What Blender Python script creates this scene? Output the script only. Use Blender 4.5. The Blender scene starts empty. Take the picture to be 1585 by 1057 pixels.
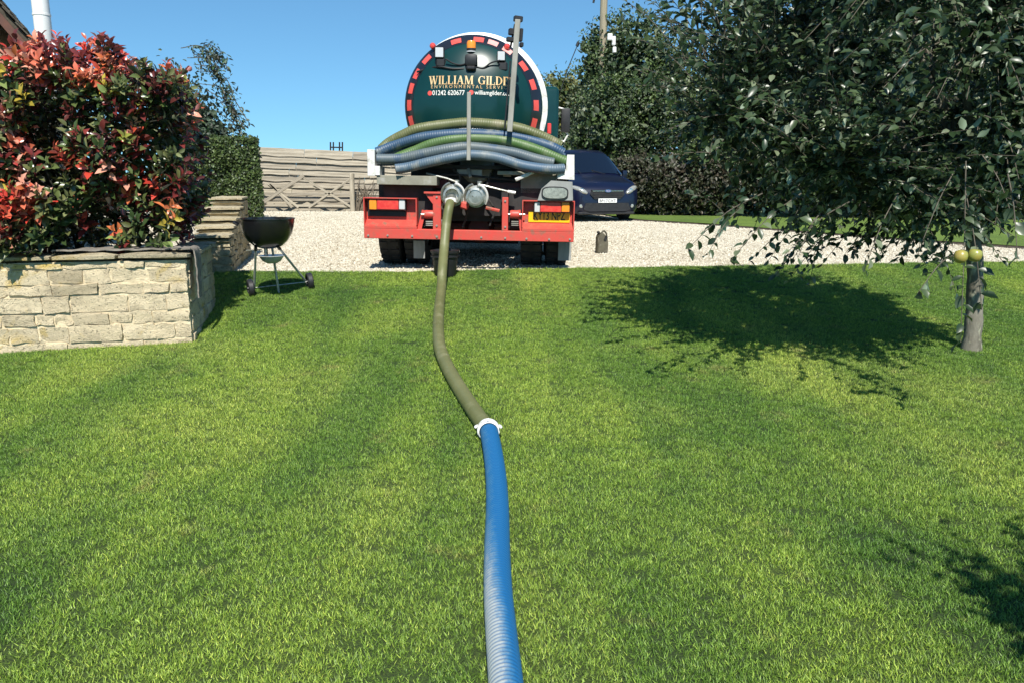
import bpy, bmesh, math, random
import numpy as np
from mathutils import Vector, Matrix, Euler, noise
random.seed(7); rng = np.random.default_rng(7)
PI = math.pi; R = math.radians
sc = bpy.context.scene
COL = sc.collection

# ------------------------------------------------------------------ camera, sky, sun, exposure
F, CX, CY, HOR, CAMZ = 1190.0, 792.5, 528.5, 280.0, 1.6
PITCH = math.atan((CY - HOR) / F)
cam = bpy.data.cameras.new('camera'); co = bpy.data.objects.new('camera', cam); COL.objects.link(co)
co.location = (0, 0, CAMZ); co.rotation_euler = (PI/2 - PITCH, 0, 0)
cam.sensor_width = 36; cam.lens = 36 * F / 1585; cam.clip_start = .05; cam.clip_end = 3000
sc.camera = co
SUN_EL, SUN_AZ = 50, 5.0        # sun behind the camera, a little to its right
w = bpy.data.worlds.new('World'); sc.world = w; w.use_nodes = True
nt = w.node_tree; nt.nodes.clear()
sky = nt.nodes.new('ShaderNodeTexSky'); sky.sky_type = 'NISHITA'; sky.sun_disc = False
sky.sun_elevation = R(SUN_EL); sky.sun_rotation = R(180 - SUN_AZ)
sky.air_density = 1.0; sky.dust_density = 0.05; sky.ozone_density = 1.6; sky.altitude = 0
bg = nt.nodes.new('ShaderNodeBackground'); bg.inputs[1].default_value = .092
ow = nt.nodes.new('ShaderNodeOutputWorld')
tcw = nt.nodes.new('ShaderNodeTexCoord'); mpw = nt.nodes.new('ShaderNodeMapping'); mpw.vector_type = 'POINT'
mpw.inputs['Scale'].default_value = (1, 1, .9); mpw.inputs['Location'].default_value = (0, 0, .08)
nt.links.new(tcw.outputs['Generated'], mpw.inputs['Vector']); nt.links.new(mpw.outputs[0], sky.inputs[0])
tnt = nt.nodes.new('ShaderNodeMixRGB'); tnt.blend_type = 'MULTIPLY'; tnt.inputs[0].default_value = 1; tnt.inputs[2].default_value = (.60, .96, 1.10, 1)
nt.links.new(sky.outputs[0], tnt.inputs[1]); nt.links.new(tnt.outputs[0], bg.inputs[0]); nt.links.new(bg.outputs[0], ow.inputs[0])
sl = bpy.data.lights.new('sun', 'SUN'); sl.energy = 5.0; sl.angle = R(.53); sl.color = (1, .955, .87)
so = bpy.data.objects.new('sun', sl); COL.objects.link(so)
sd = Vector((math.sin(R(SUN_AZ))*math.cos(R(SUN_EL)), -math.cos(R(SUN_AZ))*math.cos(R(SUN_EL)), math.sin(R(SUN_EL))))
so.rotation_euler = sd.to_track_quat('Z', 'Y').to_euler(); so.location = (3, -8, 12)
sc.view_settings.view_transform = 'Standard'; sc.view_settings.look = 'None'
sc.view_settings.exposure = .5; sc.view_settings.gamma = 1; sc.view_settings.use_curve_mapping = False
sc.cycles.max_bounces = 6; sc.cycles.diffuse_bounces = 2; sc.cycles.transparent_max_bounces = 8

# ------------------------------------------------------------------ measuring helpers
def ray(px, py):
    dx, dy = px - CX, -(py - CY); s, c = math.sin(PITCH), math.cos(PITCH)
    return Vector((dx, dy*s + F*c, dy*c - F*s)).normalized()
C0 = Vector((0, 0, CAMZ))
def P(px, py, Y):
    d = ray(px, py); return C0 + d * (Y / d.y)
def yedge(x):                      # where the lawn meets the gravel
    return 9.15 + .22 * max(0, x + 1.2) ** .9 * .8
GZ = .52
def gz(x, y):                      # terrain height
    ye = yedge(x)
    t = (y - 2.5) / (ye - 2.5)
    if t <= 0: z = 0
    elif t >= 1: z = GZ
    else: z = GZ * t ** 2.1
    return z
def G(px, py):
    d = ray(px, py); t = .5
    for _ in range(4000):
        p = C0 + d * t
        if p.z <= gz(p.x, p.y): return p
        t += .01
    return p

# ------------------------------------------------------------------ object helpers
def tag(o, label=None, cat=None, group=None, kind=None):
    if label: o['label'] = label
    if cat: o['category'] = cat
    if group: o['group'] = group
    if kind: o['kind'] = kind
    return o
def empty(name, loc, label=None, cat=None, rz=0, group=None):
    o = bpy.data.objects.new(name, None); COL.objects.link(o); o.location = loc; o.rotation_euler = (0, 0, rz)
    o.empty_display_size = .2
    return tag(o, label, cat, group)
def link(name, me, parent=None, loc=(0, 0, 0), rot=(0, 0, 0), scale=(1, 1, 1)):
    o = bpy.data.objects.new(name, me); COL.objects.link(o)
    if parent: o.parent = parent
    o.location = loc; o.rotation_euler = rot; o.scale = scale
    return o
def copy_tree(o, parent=None):
    c = o.copy(); COL.objects.link(c); c.parent = parent
    for ch in list(o.children): copy_tree(ch, c)
    return c

def xf(c=(0, 0, 0), rot=(0, 0, 0)):
    return Matrix.Translation(Vector(c)) @ Euler(rot).to_matrix().to_4x4()
class MB:
    def __init__(s): s.bm = bmesh.new()
    def add(s, vs, fs, m=None):
        vv = [s.bm.verts.new(m @ Vector(v) if m else v) for v in vs]
        for f in fs:
            try: s.bm.faces.new([vv[i] for i in f])
            except ValueError: pass
        return s
    def box(s, c, size, rot=(0, 0, 0), bev=0, seg=1, m=None):
        t = bmesh.new(); bmesh.ops.create_cube(t, size=1)
        for v in t.verts: v.co = Vector((v.co.x*size[0], v.co.y*size[1], v.co.z*size[2]))
        if bev: bmesh.ops.bevel(t, geom=list(t.edges), offset=bev, segments=seg, affect='EDGES', profile=.6)
        mm = xf(c, rot)
        if m: mm = m @ mm
        t.verts.index_update(); t.verts.ensure_lookup_table()
        s.add([v.co.copy() for v in t.verts], [[v.index for v in f.verts] for f in t.faces], mm); t.free(); return s
    def bx(s, x0, x1, y0, y1, z0, z1, bev=0, seg=1):
        return s.box(((x0+x1)/2, (y0+y1)/2, (z0+z1)/2), (abs(x1-x0), abs(y1-y0), abs(z1-z0)), bev=bev, seg=seg)
    def tube(s, pts, r, seg=10, caps=True, closed=False):
        pts = [Vector(p) for p in pts]; n = len(pts)
        rr = r if hasattr(r, '__len__') else [r]*n
        t0 = (pts[1]-pts[0]).normalized()
        a = t0.orthogonal().normalized(); rings = []
        vs = []; fs = []
        for i in range(n):
            if i == 0: t = pts[1]-pts[0]
            elif i == n-1: t = pts[-1]-pts[-2]
            else: t = pts[i+1]-pts[i-1]
            t = t.normalized(); a = (a - t*a.dot(t)).normalized(); b = t.cross(a)
            for k in range(seg):
                an = 2*PI*k/seg; vs.append(pts[i] + (a*math.cos(an)+b*math.sin(an))*rr[i])
        for i in range(n-1):
            for k in range(seg):
                k2 = (k+1) % seg
                fs.append([i*seg+k, i*seg+k2, (i+1)*seg+k2, (i+1)*seg+k])
        if caps:
            fs.append(list(range(seg))[::-1]); fs.append([(n-1)*seg+k for k in range(seg)])
        return s.add(vs, fs)
    def lathe(s, prof, o=(0, 0, 0), axis=(0, 0, 1), seg=24, a0=0, a1=2*PI):
        ax = Vector(axis).normalized(); u = ax.orthogonal().normalized(); v = ax.cross(u); o = Vector(o)
        full = abs(a1-a0-2*PI) < 1e-6; m = seg if full else seg+1
        vs = []; fs = []
        for (r, h) in prof:
            for k in range(m):
                an = a0+(a1-a0)*k/seg
                vs.append(o + ax*h + (u*math.cos(an)+v*math.sin(an))*max(r, 1e-4))
        for i in range(len(prof)-1):
            for k in range(seg):
                k2 = (k+1) % m
                fs.append([i*m+k, i*m+k2, (i+1)*m+k2, (i+1)*m+k])
        return s.add(vs, fs)
    def prism(s, poly, y0, y1, m=None):       # poly in x,z extruded along y
        n = len(poly)
        vs = [(x, y0, z) for x, z in poly]+[(x, y1, z) for x, z in poly]
        fs = [list(range(n)), list(range(n, 2*n))[::-1]]+[[i, (i+1) % n+0, (i+1) % n+n, i+n][::-1] for i in range(n)]
        return s.add(vs, fs, m)
    def build(s, name, mat, parent=None, smooth=35, weld=False, **k):
        if weld: bmesh.ops.remove_doubles(s.bm, verts=list(s.bm.verts), dist=1e-4)
        bmesh.ops.recalc_face_normals(s.bm, faces=list(s.bm.faces))
        me = bpy.data.meshes.new(name); s.bm.to_mesh(me); s.bm.free()
        if mat: me.materials.append(mat)
        if smooth:
            me.polygons.foreach_set('use_smooth', [True]*len(me.polygons)); me.set_sharp_from_angle(angle=R(smooth))
        return link(name, me, parent, **k)
def spline(pts, n=8):
    pts = [Vector(p) for p in pts]; q = [pts[0]*2-pts[1]]+pts+[pts[-1]*2-pts[-2]]; out = []
    for i in range(1, len(q)-2):
        for k in range(n):
            t = k/n; a, b, c, d = q[i-1], q[i], q[i+1], q[i+2]
            out.append(.5*((2*b)+(c-a)*t+(2*a-5*b+4*c-d)*t*t+(-a+3*b-3*c+d)*t**3))
    out.append(pts[-1]); return out

# ------------------------------------------------------------------ materials
def srgb(r, g, b):
    f = lambda c: (c/255/12.92 if c/255 <= .04045 else ((c/255+.055)/1.055)**2.4)
    return (f(r), f(g), f(b))
def newmat(name):
    m = bpy.data.materials.new(name); m.use_nodes = True; n = m.node_tree; b = n.nodes['Principled BSDF']
    return m, n, b
def ramp(n, fac, stops):
    r = n.nodes.new('ShaderNodeValToRGB'); e = r.color_ramp.elements
    while len(e) < len(stops): e.new(.5)
    for i, (p, c) in enumerate(stops): e[i].position = p; e[i].color = (*c, 1)
    n.links.new(fac, r.inputs[0]); return r.outputs[0]
def tex(n, coord, scale, detail=4, rough=.6, kind='ShaderNodeTexNoise', out=0, dist=0):
    t = n.nodes.new(kind); t.inputs['Scale'].default_value = scale
    if kind == 'ShaderNodeTexNoise':
        t.inputs['Detail'].default_value = detail; t.inputs['Roughness'].default_value = rough; t.inputs['Distortion'].default_value = dist
    n.links.new(coord, t.inputs['Vector']); return t.outputs[out]
def coords(n, sc_=(1, 1, 1), world=False):
    if world: c = n.nodes.new('ShaderNodeNewGeometry').outputs['Position']
    else: c = n.nodes.new('ShaderNodeTexCoord').outputs['Object']
    mp = n.nodes.new('ShaderNodeMapping'); mp.inputs['Scale'].default_value = sc_
    n.links.new(c, mp.inputs['Vector']); return mp.outputs[0]
def bumpn(n, b, h, dist, strength=1):
    bp = n.nodes.new('ShaderNodeBump'); bp.inputs['Distance'].default_value = dist; bp.inputs['Strength'].default_value = strength
    n.links.new(h, bp.inputs['Height']); n.links.new(bp.outputs[0], b.inputs['Normal'])
def mat(name, c1, c2=None, scale=6, rough=.6, metal=0, bump=0, bscale=60, coat=0, sc_=(1, 1, 1), lo=.35, hi=.65, c3=None, s3=25, world=False, spec=.5, rvar=0):
    m, n, b = newmat(name); b.inputs['Roughness'].default_value = rough; b.inputs['Metallic'].default_value = metal
    b.inputs['Coat Weight'].default_value = coat; b.inputs['Coat Roughness'].default_value = .06
    b.inputs['Specular IOR Level'].default_value = spec
    b.inputs['Base Color'].default_value = (*c1, 1)
    cc = coords(n, sc_, world)
    if c2:
        o = ramp(n, tex(n, cc, scale), [(lo, c1), (hi, c2)])
        if c3:
            mx = n.nodes.new('ShaderNodeMixRGB'); mx.inputs[2].default_value = (*c3, 1)
            f = ramp(n, tex(n, cc, s3, 6), [(.55, (0, 0, 0)), (.68, (1, 1, 1))])
            n.links.new(f, mx.inputs[0]); n.links.new(o, mx.inputs[1]); o = mx.outputs[0]
        n.links.new(o, b.inputs['Base Color'])
    if rvar:
        r_ = n.nodes.new('ShaderNodeMapRange'); r_.inputs[3].default_value = rough-rvar; r_.inputs[4].default_value = rough+rvar
        n.links.new(tex(n, cc, scale*1.7), r_.inputs[0]); n.links.new(r_.outputs[0], b.inputs['Roughness'])
    if bump: bumpn(n, b, tex(n, cc, bscale, 6), bump)
    return m

M = {}
M['red'] = mat('red_paint', (.62, .062, .048), (.50, .085, .06), 7, .45, bump=.0015, bscale=25, c3=(.27, .12, .08), s3=11, rvar=.1)
M['green'] = mat('green_paint', (.003, .030, .029), (.004, .036, .034), 3, .28, coat=.25, spec=.35)
M['dishblack'] = mat('black_gloss', (.012, .014, .02), rough=.3, coat=.3)
M['white'] = mat('white_paint', (.8, .8, .78), (.66, .65, .6), 7, .4, c3=(.45, .43, .38), s3=12)
M['black'] = mat('black_plastic', (.012, .012, .013), (.02, .02, .022), 12, .5)
M['rubber'] = mat('tyre_rubber', (.016, .016, .016), (.035, .033, .03), 8, .85, bump=.003, bscale=40)
M['chassis'] = mat('chassis_paint', (.012, .011, .012), (.03, .026, .024), 6, .7)
M['darkred'] = mat('dark_red_frame', (.10, .012, .012), (.05, .01, .01), 6, .6)
M['steel'] = mat('dull_steel', (.52, .52, .48), (.33, .33, .29), 14, .38, .75, bump=.001, c3=(.2, .18, .13), s3=30)
M['galv'] = mat('weathered_pole', (.36, .35, .31), (.24, .235, .2), 9, .6, .15, bump=.001, sc_=(1, 1, .3))
M['tray'] = mat('khaki_tray', (.28, .27, .21), (.2, .19, .15), 5, .65, bump=.001, c3=(.35, .34, .3), s3=8)
M['flap'] = mat('grey_mudflap', (.22, .23, .22), (.3, .31, .3), 12, .8, bump=.002, sc_=(1, 1, .25))
M['amber'] = mat('amber_lens', (.85, .27, .02), rough=.25, coat=.4)
M['lens'] = mat('red_lens', (.62, .03, .03), (.7, .07, .05), 20, .25, coat=.4)
M['clear'] = mat('clear_lens', (.55, .56, .56), rough=.2, coat=.5)
M['lampglass'] = mat('lamp_glass', (.45, .46, .42), (.25, .26, .24), 30, .15, .3, coat=.6)
M['yellow'] = mat('plate_yellow', (.85, .52, .01), rough=.35)
M['plate'] = mat('plate_white', (.8, .8, .78), rough=.35)
M['tape'] = mat('red_reflective_tape', (.78, .10, .08), (.7, .08, .06), 12, .35)
M['tapew'] = mat('pink_reflective_tape', (.82, .42, .38), (.75, .3, .26), 12, .35)
M['gold'] = mat('gold_lettering', (.62, .36, .14), (.72, .55, .3), 5, .4, .1)
M['ltext'] = mat('white_lettering', (.75, .74, .68), rough=.4)
M['btext'] = mat('black_lettering', (.02, .02, .02), rough=.5)
M['bmat'] = mat('bbq_enamel', (.008, .008, .009), rough=.3, coat=.5)
M['alu'] = mat('aluminium', (.62, .62, .6), (.5, .5, .48), 15, .35, .35)
M['navy'] = mat('navy_paint', (.0025, .0045, .02), (.0035, .0055, .024), 4, .3, coat=.35)
M['chrome'] = mat('chrome', (.6, .6, .6), rough=.15, metal=1)
M['badge'] = mat('badge_blue', (.02, .05, .22), rough=.3, coat=.5)
M['can'] = mat('brown_can_plastic', (.11, .10, .065), (.07, .06, .04), 9, .6, c3=(.2, .18, .14), s3=14)
M['mortar'] = mat('lime_mortar', (.70, .59, .39), (.54, .44, .28), 12, .95, bump=.01, bscale=50)
M['soil'] = mat('dark_soil', (.035, .026, .018), (.06, .045, .03), 12, .95, bump=.02, bscale=30)
M['felt'] = mat('grey_felt', (.17, .15, .125), (.27, .24, .20), 14, .95, bump=.006, bscale=70, c3=(.1, .09, .075), s3=20)
M['flue'] = mat('flue_white', (.8, .8, .79), (.72, .72, .70), 3, .35)
M['polewood'] = mat('pole_wood', (.34, .29, .2), (.23, .2, .14), 6, .85, bump=.004, sc_=(4, 4, .3))
M['twig'] = mat('grey_twig', (.13, .115, .085), (.06, .05, .035), 20, .85)
M['deadwood'] = mat('dead_branches', (.16, .13, .09), (.09, .07, .05), 10, .9)
M['glass'] = mat('windscreen_glass', (.004, .006, .012), rough=.05, coat=1)
M['liner'] = mat('dark_ivy_stems', (.03, .03, .02), rough=.9)

def m_stone(name, base, alt, dark, yel):
    m, n, b = newmat(name); b.inputs['Roughness'].default_value = .93; b.inputs['Specular IOR Level'].default_value = .2
    c = coords(n, world=True)
    oi = n.nodes.new('ShaderNodeObjectInfo').outputs['Random']
    base_c = ramp(n, oi, [(0, base), (.35, alt), (.6, base), (.85, tuple(x*.72 for x in alt)), (1, base)])
    nz = tex(n, c, 9, 8, .7)
    mx = n.nodes.new('ShaderNodeMixRGB'); mx.inputs[2].default_value = (*dark, 1)
    n.links.new(ramp(n, nz, [(.50, (0, 0, 0)), (.68, (.55,)*3)]), mx.inputs[0]); n.links.new(base_c, mx.inputs[1])
    m2 = n.nodes.new('ShaderNodeMixRGB'); m2.inputs[2].default_value = (*yel, 1)
    n.links.new(ramp(n, tex(n, c, 2.3, 5, .65, dist=.6), [(.56, (0, 0, 0)), (.68, (.8,)*3)]), m2.inputs[0]); n.links.new(mx.outputs[0], m2.inputs[1])
    m3 = n.nodes.new('ShaderNodeMixRGB'); m3.inputs[2].default_value = (*[x*.35 for x in dark], 1)
    n.links.new(ramp(n, tex(n, c, 45, 5, .7), [(.56, (0, 0, 0)), (.66, (.85,)*3)]), m3.inputs[0]); n.links.new(m2.outputs[0], m3.inputs[1])
    n.links.new(m3.outputs[0], b.inputs['Base Color'])
    ad = n.nodes.new('ShaderNodeMath'); ad.operation = 'ADD'
    n.links.new(tex(n, c, 28, 8, .7), ad.inputs[0]); n.links.new(tex(n, c, 120, 4, .7), ad.inputs[1])
    bumpn(n, b, ad.outputs[0], .016)
    return m
M['stone'] = m_stone('limestone', (.80, .67, .45), (.70, .58, .38), (.30, .24, .165), (.62, .43, .09))
M['coping'] = m_stone('lichened_coping', (.56, .48, .32), (.50, .43, .29), (.14, .125, .09), (.42, .30, .09))
M['step'] = m_stone('pillar_stone', (.58, .50, .34), (.50, .42, .26), (.26, .22, .15), (.5, .36, .12))
M['tile'] = m_stone('stone_roof_tile', (.16, .14, .11), (.11, .10, .085), (.05, .045, .04), (.2, .16, .07))

def m_leaf(name, back=1.5, rough=.42, trans=.25, vary=.25):
    m, n, b = newmat(name); b.inputs['Roughness'].default_value = rough
    at = n.nodes.new('ShaderNodeAttribute'); at.attribute_name = 'tint'
    g = n.nodes.new('ShaderNodeNewGeometry')
    bc = n.nodes.new('ShaderNodeHueSaturation'); bc.inputs['Value'].default_value = back; bc.inputs['Saturation'].default_value = .6
    n.links.new(at.outputs['Color'], bc.inputs['Color'])
    mx = n.nodes.new('ShaderNodeMixRGB'); n.links.new(g.outputs['Backfacing'], mx.inputs[0])
    n.links.new(at.outputs['Color'], mx.inputs[1]); n.links.new(bc.outputs[0], mx.inputs[2])
    n.links.new(mx.outputs[0], b.inputs['Base Color'])
    tr = n.nodes.new('ShaderNodeBsdfTranslucent'); n.links.new(at.outputs['Color'], tr.inputs[0])
    ms = n.nodes.new('ShaderNodeMixShader'); ms.inputs[0].default_value = trans
    n.links.new(b.outputs[0], ms.inputs[1]); n.links.new(tr.outputs[0], ms.inputs[2])
    n.links.new(ms.outputs[0], n.nodes['Material Output'].inputs[0])
    return m
M['photinia'] = m_leaf('photinia_leaf', 1.3, .27, .22)
M['appleleaf'] = m_leaf('apple_leaf', 3.6, .36, .15)
M['farleaf'] = m_leaf('tree_leaf', 1.4, .5, .15)

# hose material: dirt / wear over a plastic colour
def m_hose(name, c1, c2, wear, lo=.5, hi=.7, rough=.5, sc_=3):
    return mat(name, c1, c2, sc_, rough, bump=.0008, bscale=70, c3=wear, s3=6)
M['hose_olive'] = m_hose('olive_hose', (.115, .125, .045), (.155, .16, .065), (.2, .2, .1))
M['h_olive'] = m_hose('khaki_green_hose', (.10, .115, .04), (.15, .155, .07), (.22, .20, .12))
M['h_green'] = m_hose('faded_green_hose', (.06, .13, .03), (.10, .16, .06), (.17, .2, .11))
M['h_slate'] = m_hose('slate_blue_hose', (.018, .06, .13), (.05, .09, .135), (.15, .17, .17))
M['h_grey'] = m_hose('grey_blue_hose', (.075, .105, .125), (.11, .135, .14), (.05, .085, .13))
M['h_blue'] = m_hose('pale_blue_hose', (.06, .11, .17), (.10, .14, .17), (.19, .21, .21))
# main blue hose : abraded, paler towards the top-left of its near end
m, n, b = newmat('blue_ribbed_hose'); b.inputs['Roughness'].default_value = .38
wc = coords(n, world=True)
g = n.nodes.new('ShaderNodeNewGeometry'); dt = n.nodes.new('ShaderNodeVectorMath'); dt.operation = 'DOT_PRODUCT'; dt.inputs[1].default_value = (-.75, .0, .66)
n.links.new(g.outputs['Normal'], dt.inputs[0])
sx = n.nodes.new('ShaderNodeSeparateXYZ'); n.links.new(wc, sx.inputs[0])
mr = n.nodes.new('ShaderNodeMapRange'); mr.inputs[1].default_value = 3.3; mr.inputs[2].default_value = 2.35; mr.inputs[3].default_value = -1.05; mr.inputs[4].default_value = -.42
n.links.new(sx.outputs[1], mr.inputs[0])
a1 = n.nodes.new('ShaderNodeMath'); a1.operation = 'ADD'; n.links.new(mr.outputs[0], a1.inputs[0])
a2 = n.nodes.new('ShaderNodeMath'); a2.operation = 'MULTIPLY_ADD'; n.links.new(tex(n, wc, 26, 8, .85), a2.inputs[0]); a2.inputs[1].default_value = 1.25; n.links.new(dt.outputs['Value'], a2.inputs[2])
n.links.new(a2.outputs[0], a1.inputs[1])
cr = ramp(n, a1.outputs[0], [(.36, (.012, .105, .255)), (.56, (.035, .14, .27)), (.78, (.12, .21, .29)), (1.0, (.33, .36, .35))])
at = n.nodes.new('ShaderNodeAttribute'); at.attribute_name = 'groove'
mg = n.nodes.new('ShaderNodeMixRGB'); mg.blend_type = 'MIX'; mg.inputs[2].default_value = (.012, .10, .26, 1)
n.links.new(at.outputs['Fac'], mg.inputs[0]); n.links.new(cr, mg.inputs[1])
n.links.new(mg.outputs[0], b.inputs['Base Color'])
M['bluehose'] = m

# lawn soil/thatch
def grass_cols(n, vec):
    big = tex(n, vec, .55, 5, .62, dist=.5)
    c = ramp(n, big, [(.30, (.066, .140, .019)), (.50, (.116, .194, .026)), (.70, (.168, .236, .042))])
    mp = n.nodes.new('ShaderNodeMapping'); mp.inputs['Rotation'].default_value = (0, 0, R(-14)); mp.inputs['Scale'].default_value = (1.35, .22, 1)
    n.links.new(vec, mp.inputs['Vector'])
    st = ramp(n, tex(n, mp.outputs[0], 1.0, 2, .5), [(.38, (.64, .76, .72)), (.58, (1.16, 1.11, 1.05))])
    mm = n.nodes.new('ShaderNodeMixRGB'); mm.blend_type = 'MULTIPLY'; mm.inputs[0].default_value = 1
    n.links.new(c, mm.inputs[1]); n.links.new(st, mm.inputs[2])
    pt = ramp(n, tex(n, vec, 2.2, 5, .7), [(.60, (0, 0, 0)), (.73, (.65,)*3)])
    m2 = n.nodes.new('ShaderNodeMixRGB'); m2.inputs[2].default_value = (.19, .18, .06, 1)
    n.links.new(pt, m2.inputs[0]); n.links.new(mm.outputs[0], m2.inputs[1])
    pd = ramp(n, tex(n, vec, 1.7, 6, .75, dist=.8), [(.30, (.7,)*3), (.42, (0, 0, 0))])
    m4 = n.nodes.new('ShaderNodeMixRGB'); m4.inputs[2].default_value = (.028, .072, .014, 1)
    n.links.new(pd, m4.inputs[0]); n.links.new(m2.outputs[0], m4.inputs[1])
    return m4.outputs[0]
m, n, b = newmat('lawn_thatch'); b.inputs['Roughness'].default_value = 1; wc = coords(n, world=True)
mm = n.nodes.new('ShaderNodeMixRGB'); mm.blend_type = 'MULTIPLY'; mm.inputs[0].default_value = 1
n.links.new(grass_cols(n, wc), mm.inputs[1]); n.links.new(ramp(n, tex(n, wc, 90, 4), [(.35, (.22, .23, .18)), (.7, (.7, .7, .6))]), mm.inputs[2])  # thatch tone darkened to paint shade into the gaps between blades
n.links.new(mm.outputs[0], b.inputs['Base Color']); bumpn(n, b, tex(n, wc, 120, 4), .02)
M['thatch'] = m
m, n, b = newmat('far_grass'); b.inputs['Roughness'].default_value = 1; wc = coords(n, world=True)
n.links.new(ramp(n, tex(n, wc, .8, 8, .8), [(.3, (.07, .13, .015)), (.7, (.16, .24, .03))]), b.inputs['Base Color']); bumpn(n, b, tex(n, wc, 30, 6), .05)
M['fargrass'] = m
m, n, b = newmat('grass_blade'); b.inputs['Roughness'].default_value = .5; wc = coords(n, world=True)
at = n.nodes.new('ShaderNodeAttribute'); at.attribute_name = 'rnd'
gc = grass_cols(n, wc)
v1 = ramp(n, at.outputs['Fac'], [(0, (.36, .42, .36)), (.35, (.76, .83, .74)), (.7, (1.2, 1.2, 1.0)), (.88, (1.7, 1.55, 1.4)), (.95, (2.5, 1.95, 2.4)), (1, (2.7, 2.1, 2.9))])
mm = n.nodes.new('ShaderNodeMixRGB'); mm.blend_type = 'MULTIPLY'; mm.inputs[0].default_value = 1
n.links.new(gc, mm.inputs[1]); n.links.new(v1, mm.inputs[2])
hs = n.nodes.new('ShaderNodeMixRGB'); hs.blend_type = 'MULTIPLY'; hs.inputs[0].default_value = 1; hs.inputs[2].default_value = (2.22, 1.98, 2.35, 1)
n.links.new(mm.outputs[0], hs.inputs[1])
n.links.new(hs.outputs[0], b.inputs['Base Color'])
tr = n.nodes.new('ShaderNodeBsdfTranslucent'); n.links.new(hs.outputs[0], tr.inputs[0])
ms = n.nodes.new('ShaderNodeMixShader'); ms.inputs[0].default_value = .2
n.links.new(b.outputs[0], ms.inputs[1]); n.links.new(tr.outputs[0], ms.inputs[2]); n.links.new(ms.outputs[0], n.nodes['Material Output'].inputs[0])
M['blade'] = m
# gravel
m, n, b = newmat('pale_gravel'); b.inputs['Roughness'].default_value = .95; wc = coords(n, world=True)
vo = n.nodes.new('ShaderNodeTexVoronoi'); vo.inputs['Scale'].default_value = 42; n.links.new(wc, vo.inputs['Vector'])
sp = n.nodes.new('ShaderNodeSeparateColor'); n.links.new(vo.outputs['Color'], sp.inputs[0])
c = ramp(n, sp.outputs[0], [(0, (.18, .145, .09)), (.12, (.42, .37, .27)), (.4, (.55, .50, .385)), (1, (.66, .61, .50))])
mm = n.nodes.new('ShaderNodeMixRGB'); mm.blend_type = 'MULTIPLY'; mm.inputs[0].default_value = 1
n.links.new(c, mm.inputs[1]); n.links.new(ramp(n, tex(n, wc, .7, 5), [(.35, (.80, .77, .71)), (.6, (1.04, 1.04, 1.04))]), mm.inputs[2])
n.links.new(mm.outputs[0], b.inputs['Base Color'])
inv = n.nodes.new('ShaderNodeMath'); inv.operation = 'SUBTRACT'; inv.inputs[0].default_value = 1; n.links.new(vo.outputs['Distance'], inv.inputs[1])
bumpn(n, b, inv.outputs[0], .012)
M['gravel'] = m
m, n, b = newmat('gravel_stone'); b.inputs['Roughness'].default_value = .9
oi = n.nodes.new('ShaderNodeObjectInfo').outputs['Random']
n.links.new(ramp(n, oi, [(0, (.19, .15, .09)), (.12, (.40, .35, .26)), (.5, (.53, .485, .385)), (1, (.66, .62, .51))]), b.inputs['Base Color'])
M['pebble'] = m
# weathered boards
m, n, b = newmat('weathered_board'); b.inputs['Roughness'].default_value = .9
c = coords(n, (.25, 3, 5)); oi = n.nodes.new('ShaderNodeObjectInfo').outputs['Random']
g1 = ramp(n, tex(n, c, 3.2, 8, .7), [(.3, (.15, .13, .10)), (.5, (.33, .295, .235)), (.72, (.50, .455, .375))])
mm = n.nodes.new('ShaderNodeMixRGB'); mm.blend_type = 'MULTIPLY'; mm.inputs[0].default_value = 1
n.links.new(g1, mm.inputs[1]); n.links.new(ramp(n, oi, [(0, (.72, .70, .68)), (1, (1.1, 1.08, 1.02))]), mm.inputs[2])
n.links.new(mm.outputs[0], b.inputs['Base Color']); bumpn(n, b, tex(n, c, 8, 6), .02)
M['board'] = m
M['bark'] = mat('apple_bark', (.22, .205, .16), (.11, .10, .075), 9, .9, bump=.012, bscale=18, sc_=(1, 1, .35), c3=(.38, .38, .27), s3=22)
M['treebark'] = mat('dark_bark', (.09, .075, .05), (.05, .04, .03), 6, .9, bump=.02, bscale=12)
M['apple'] = mat('green_apple_skin', (.26, .29, .06), (.36, .27, .06), 7, .35, coat=.3)

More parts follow.
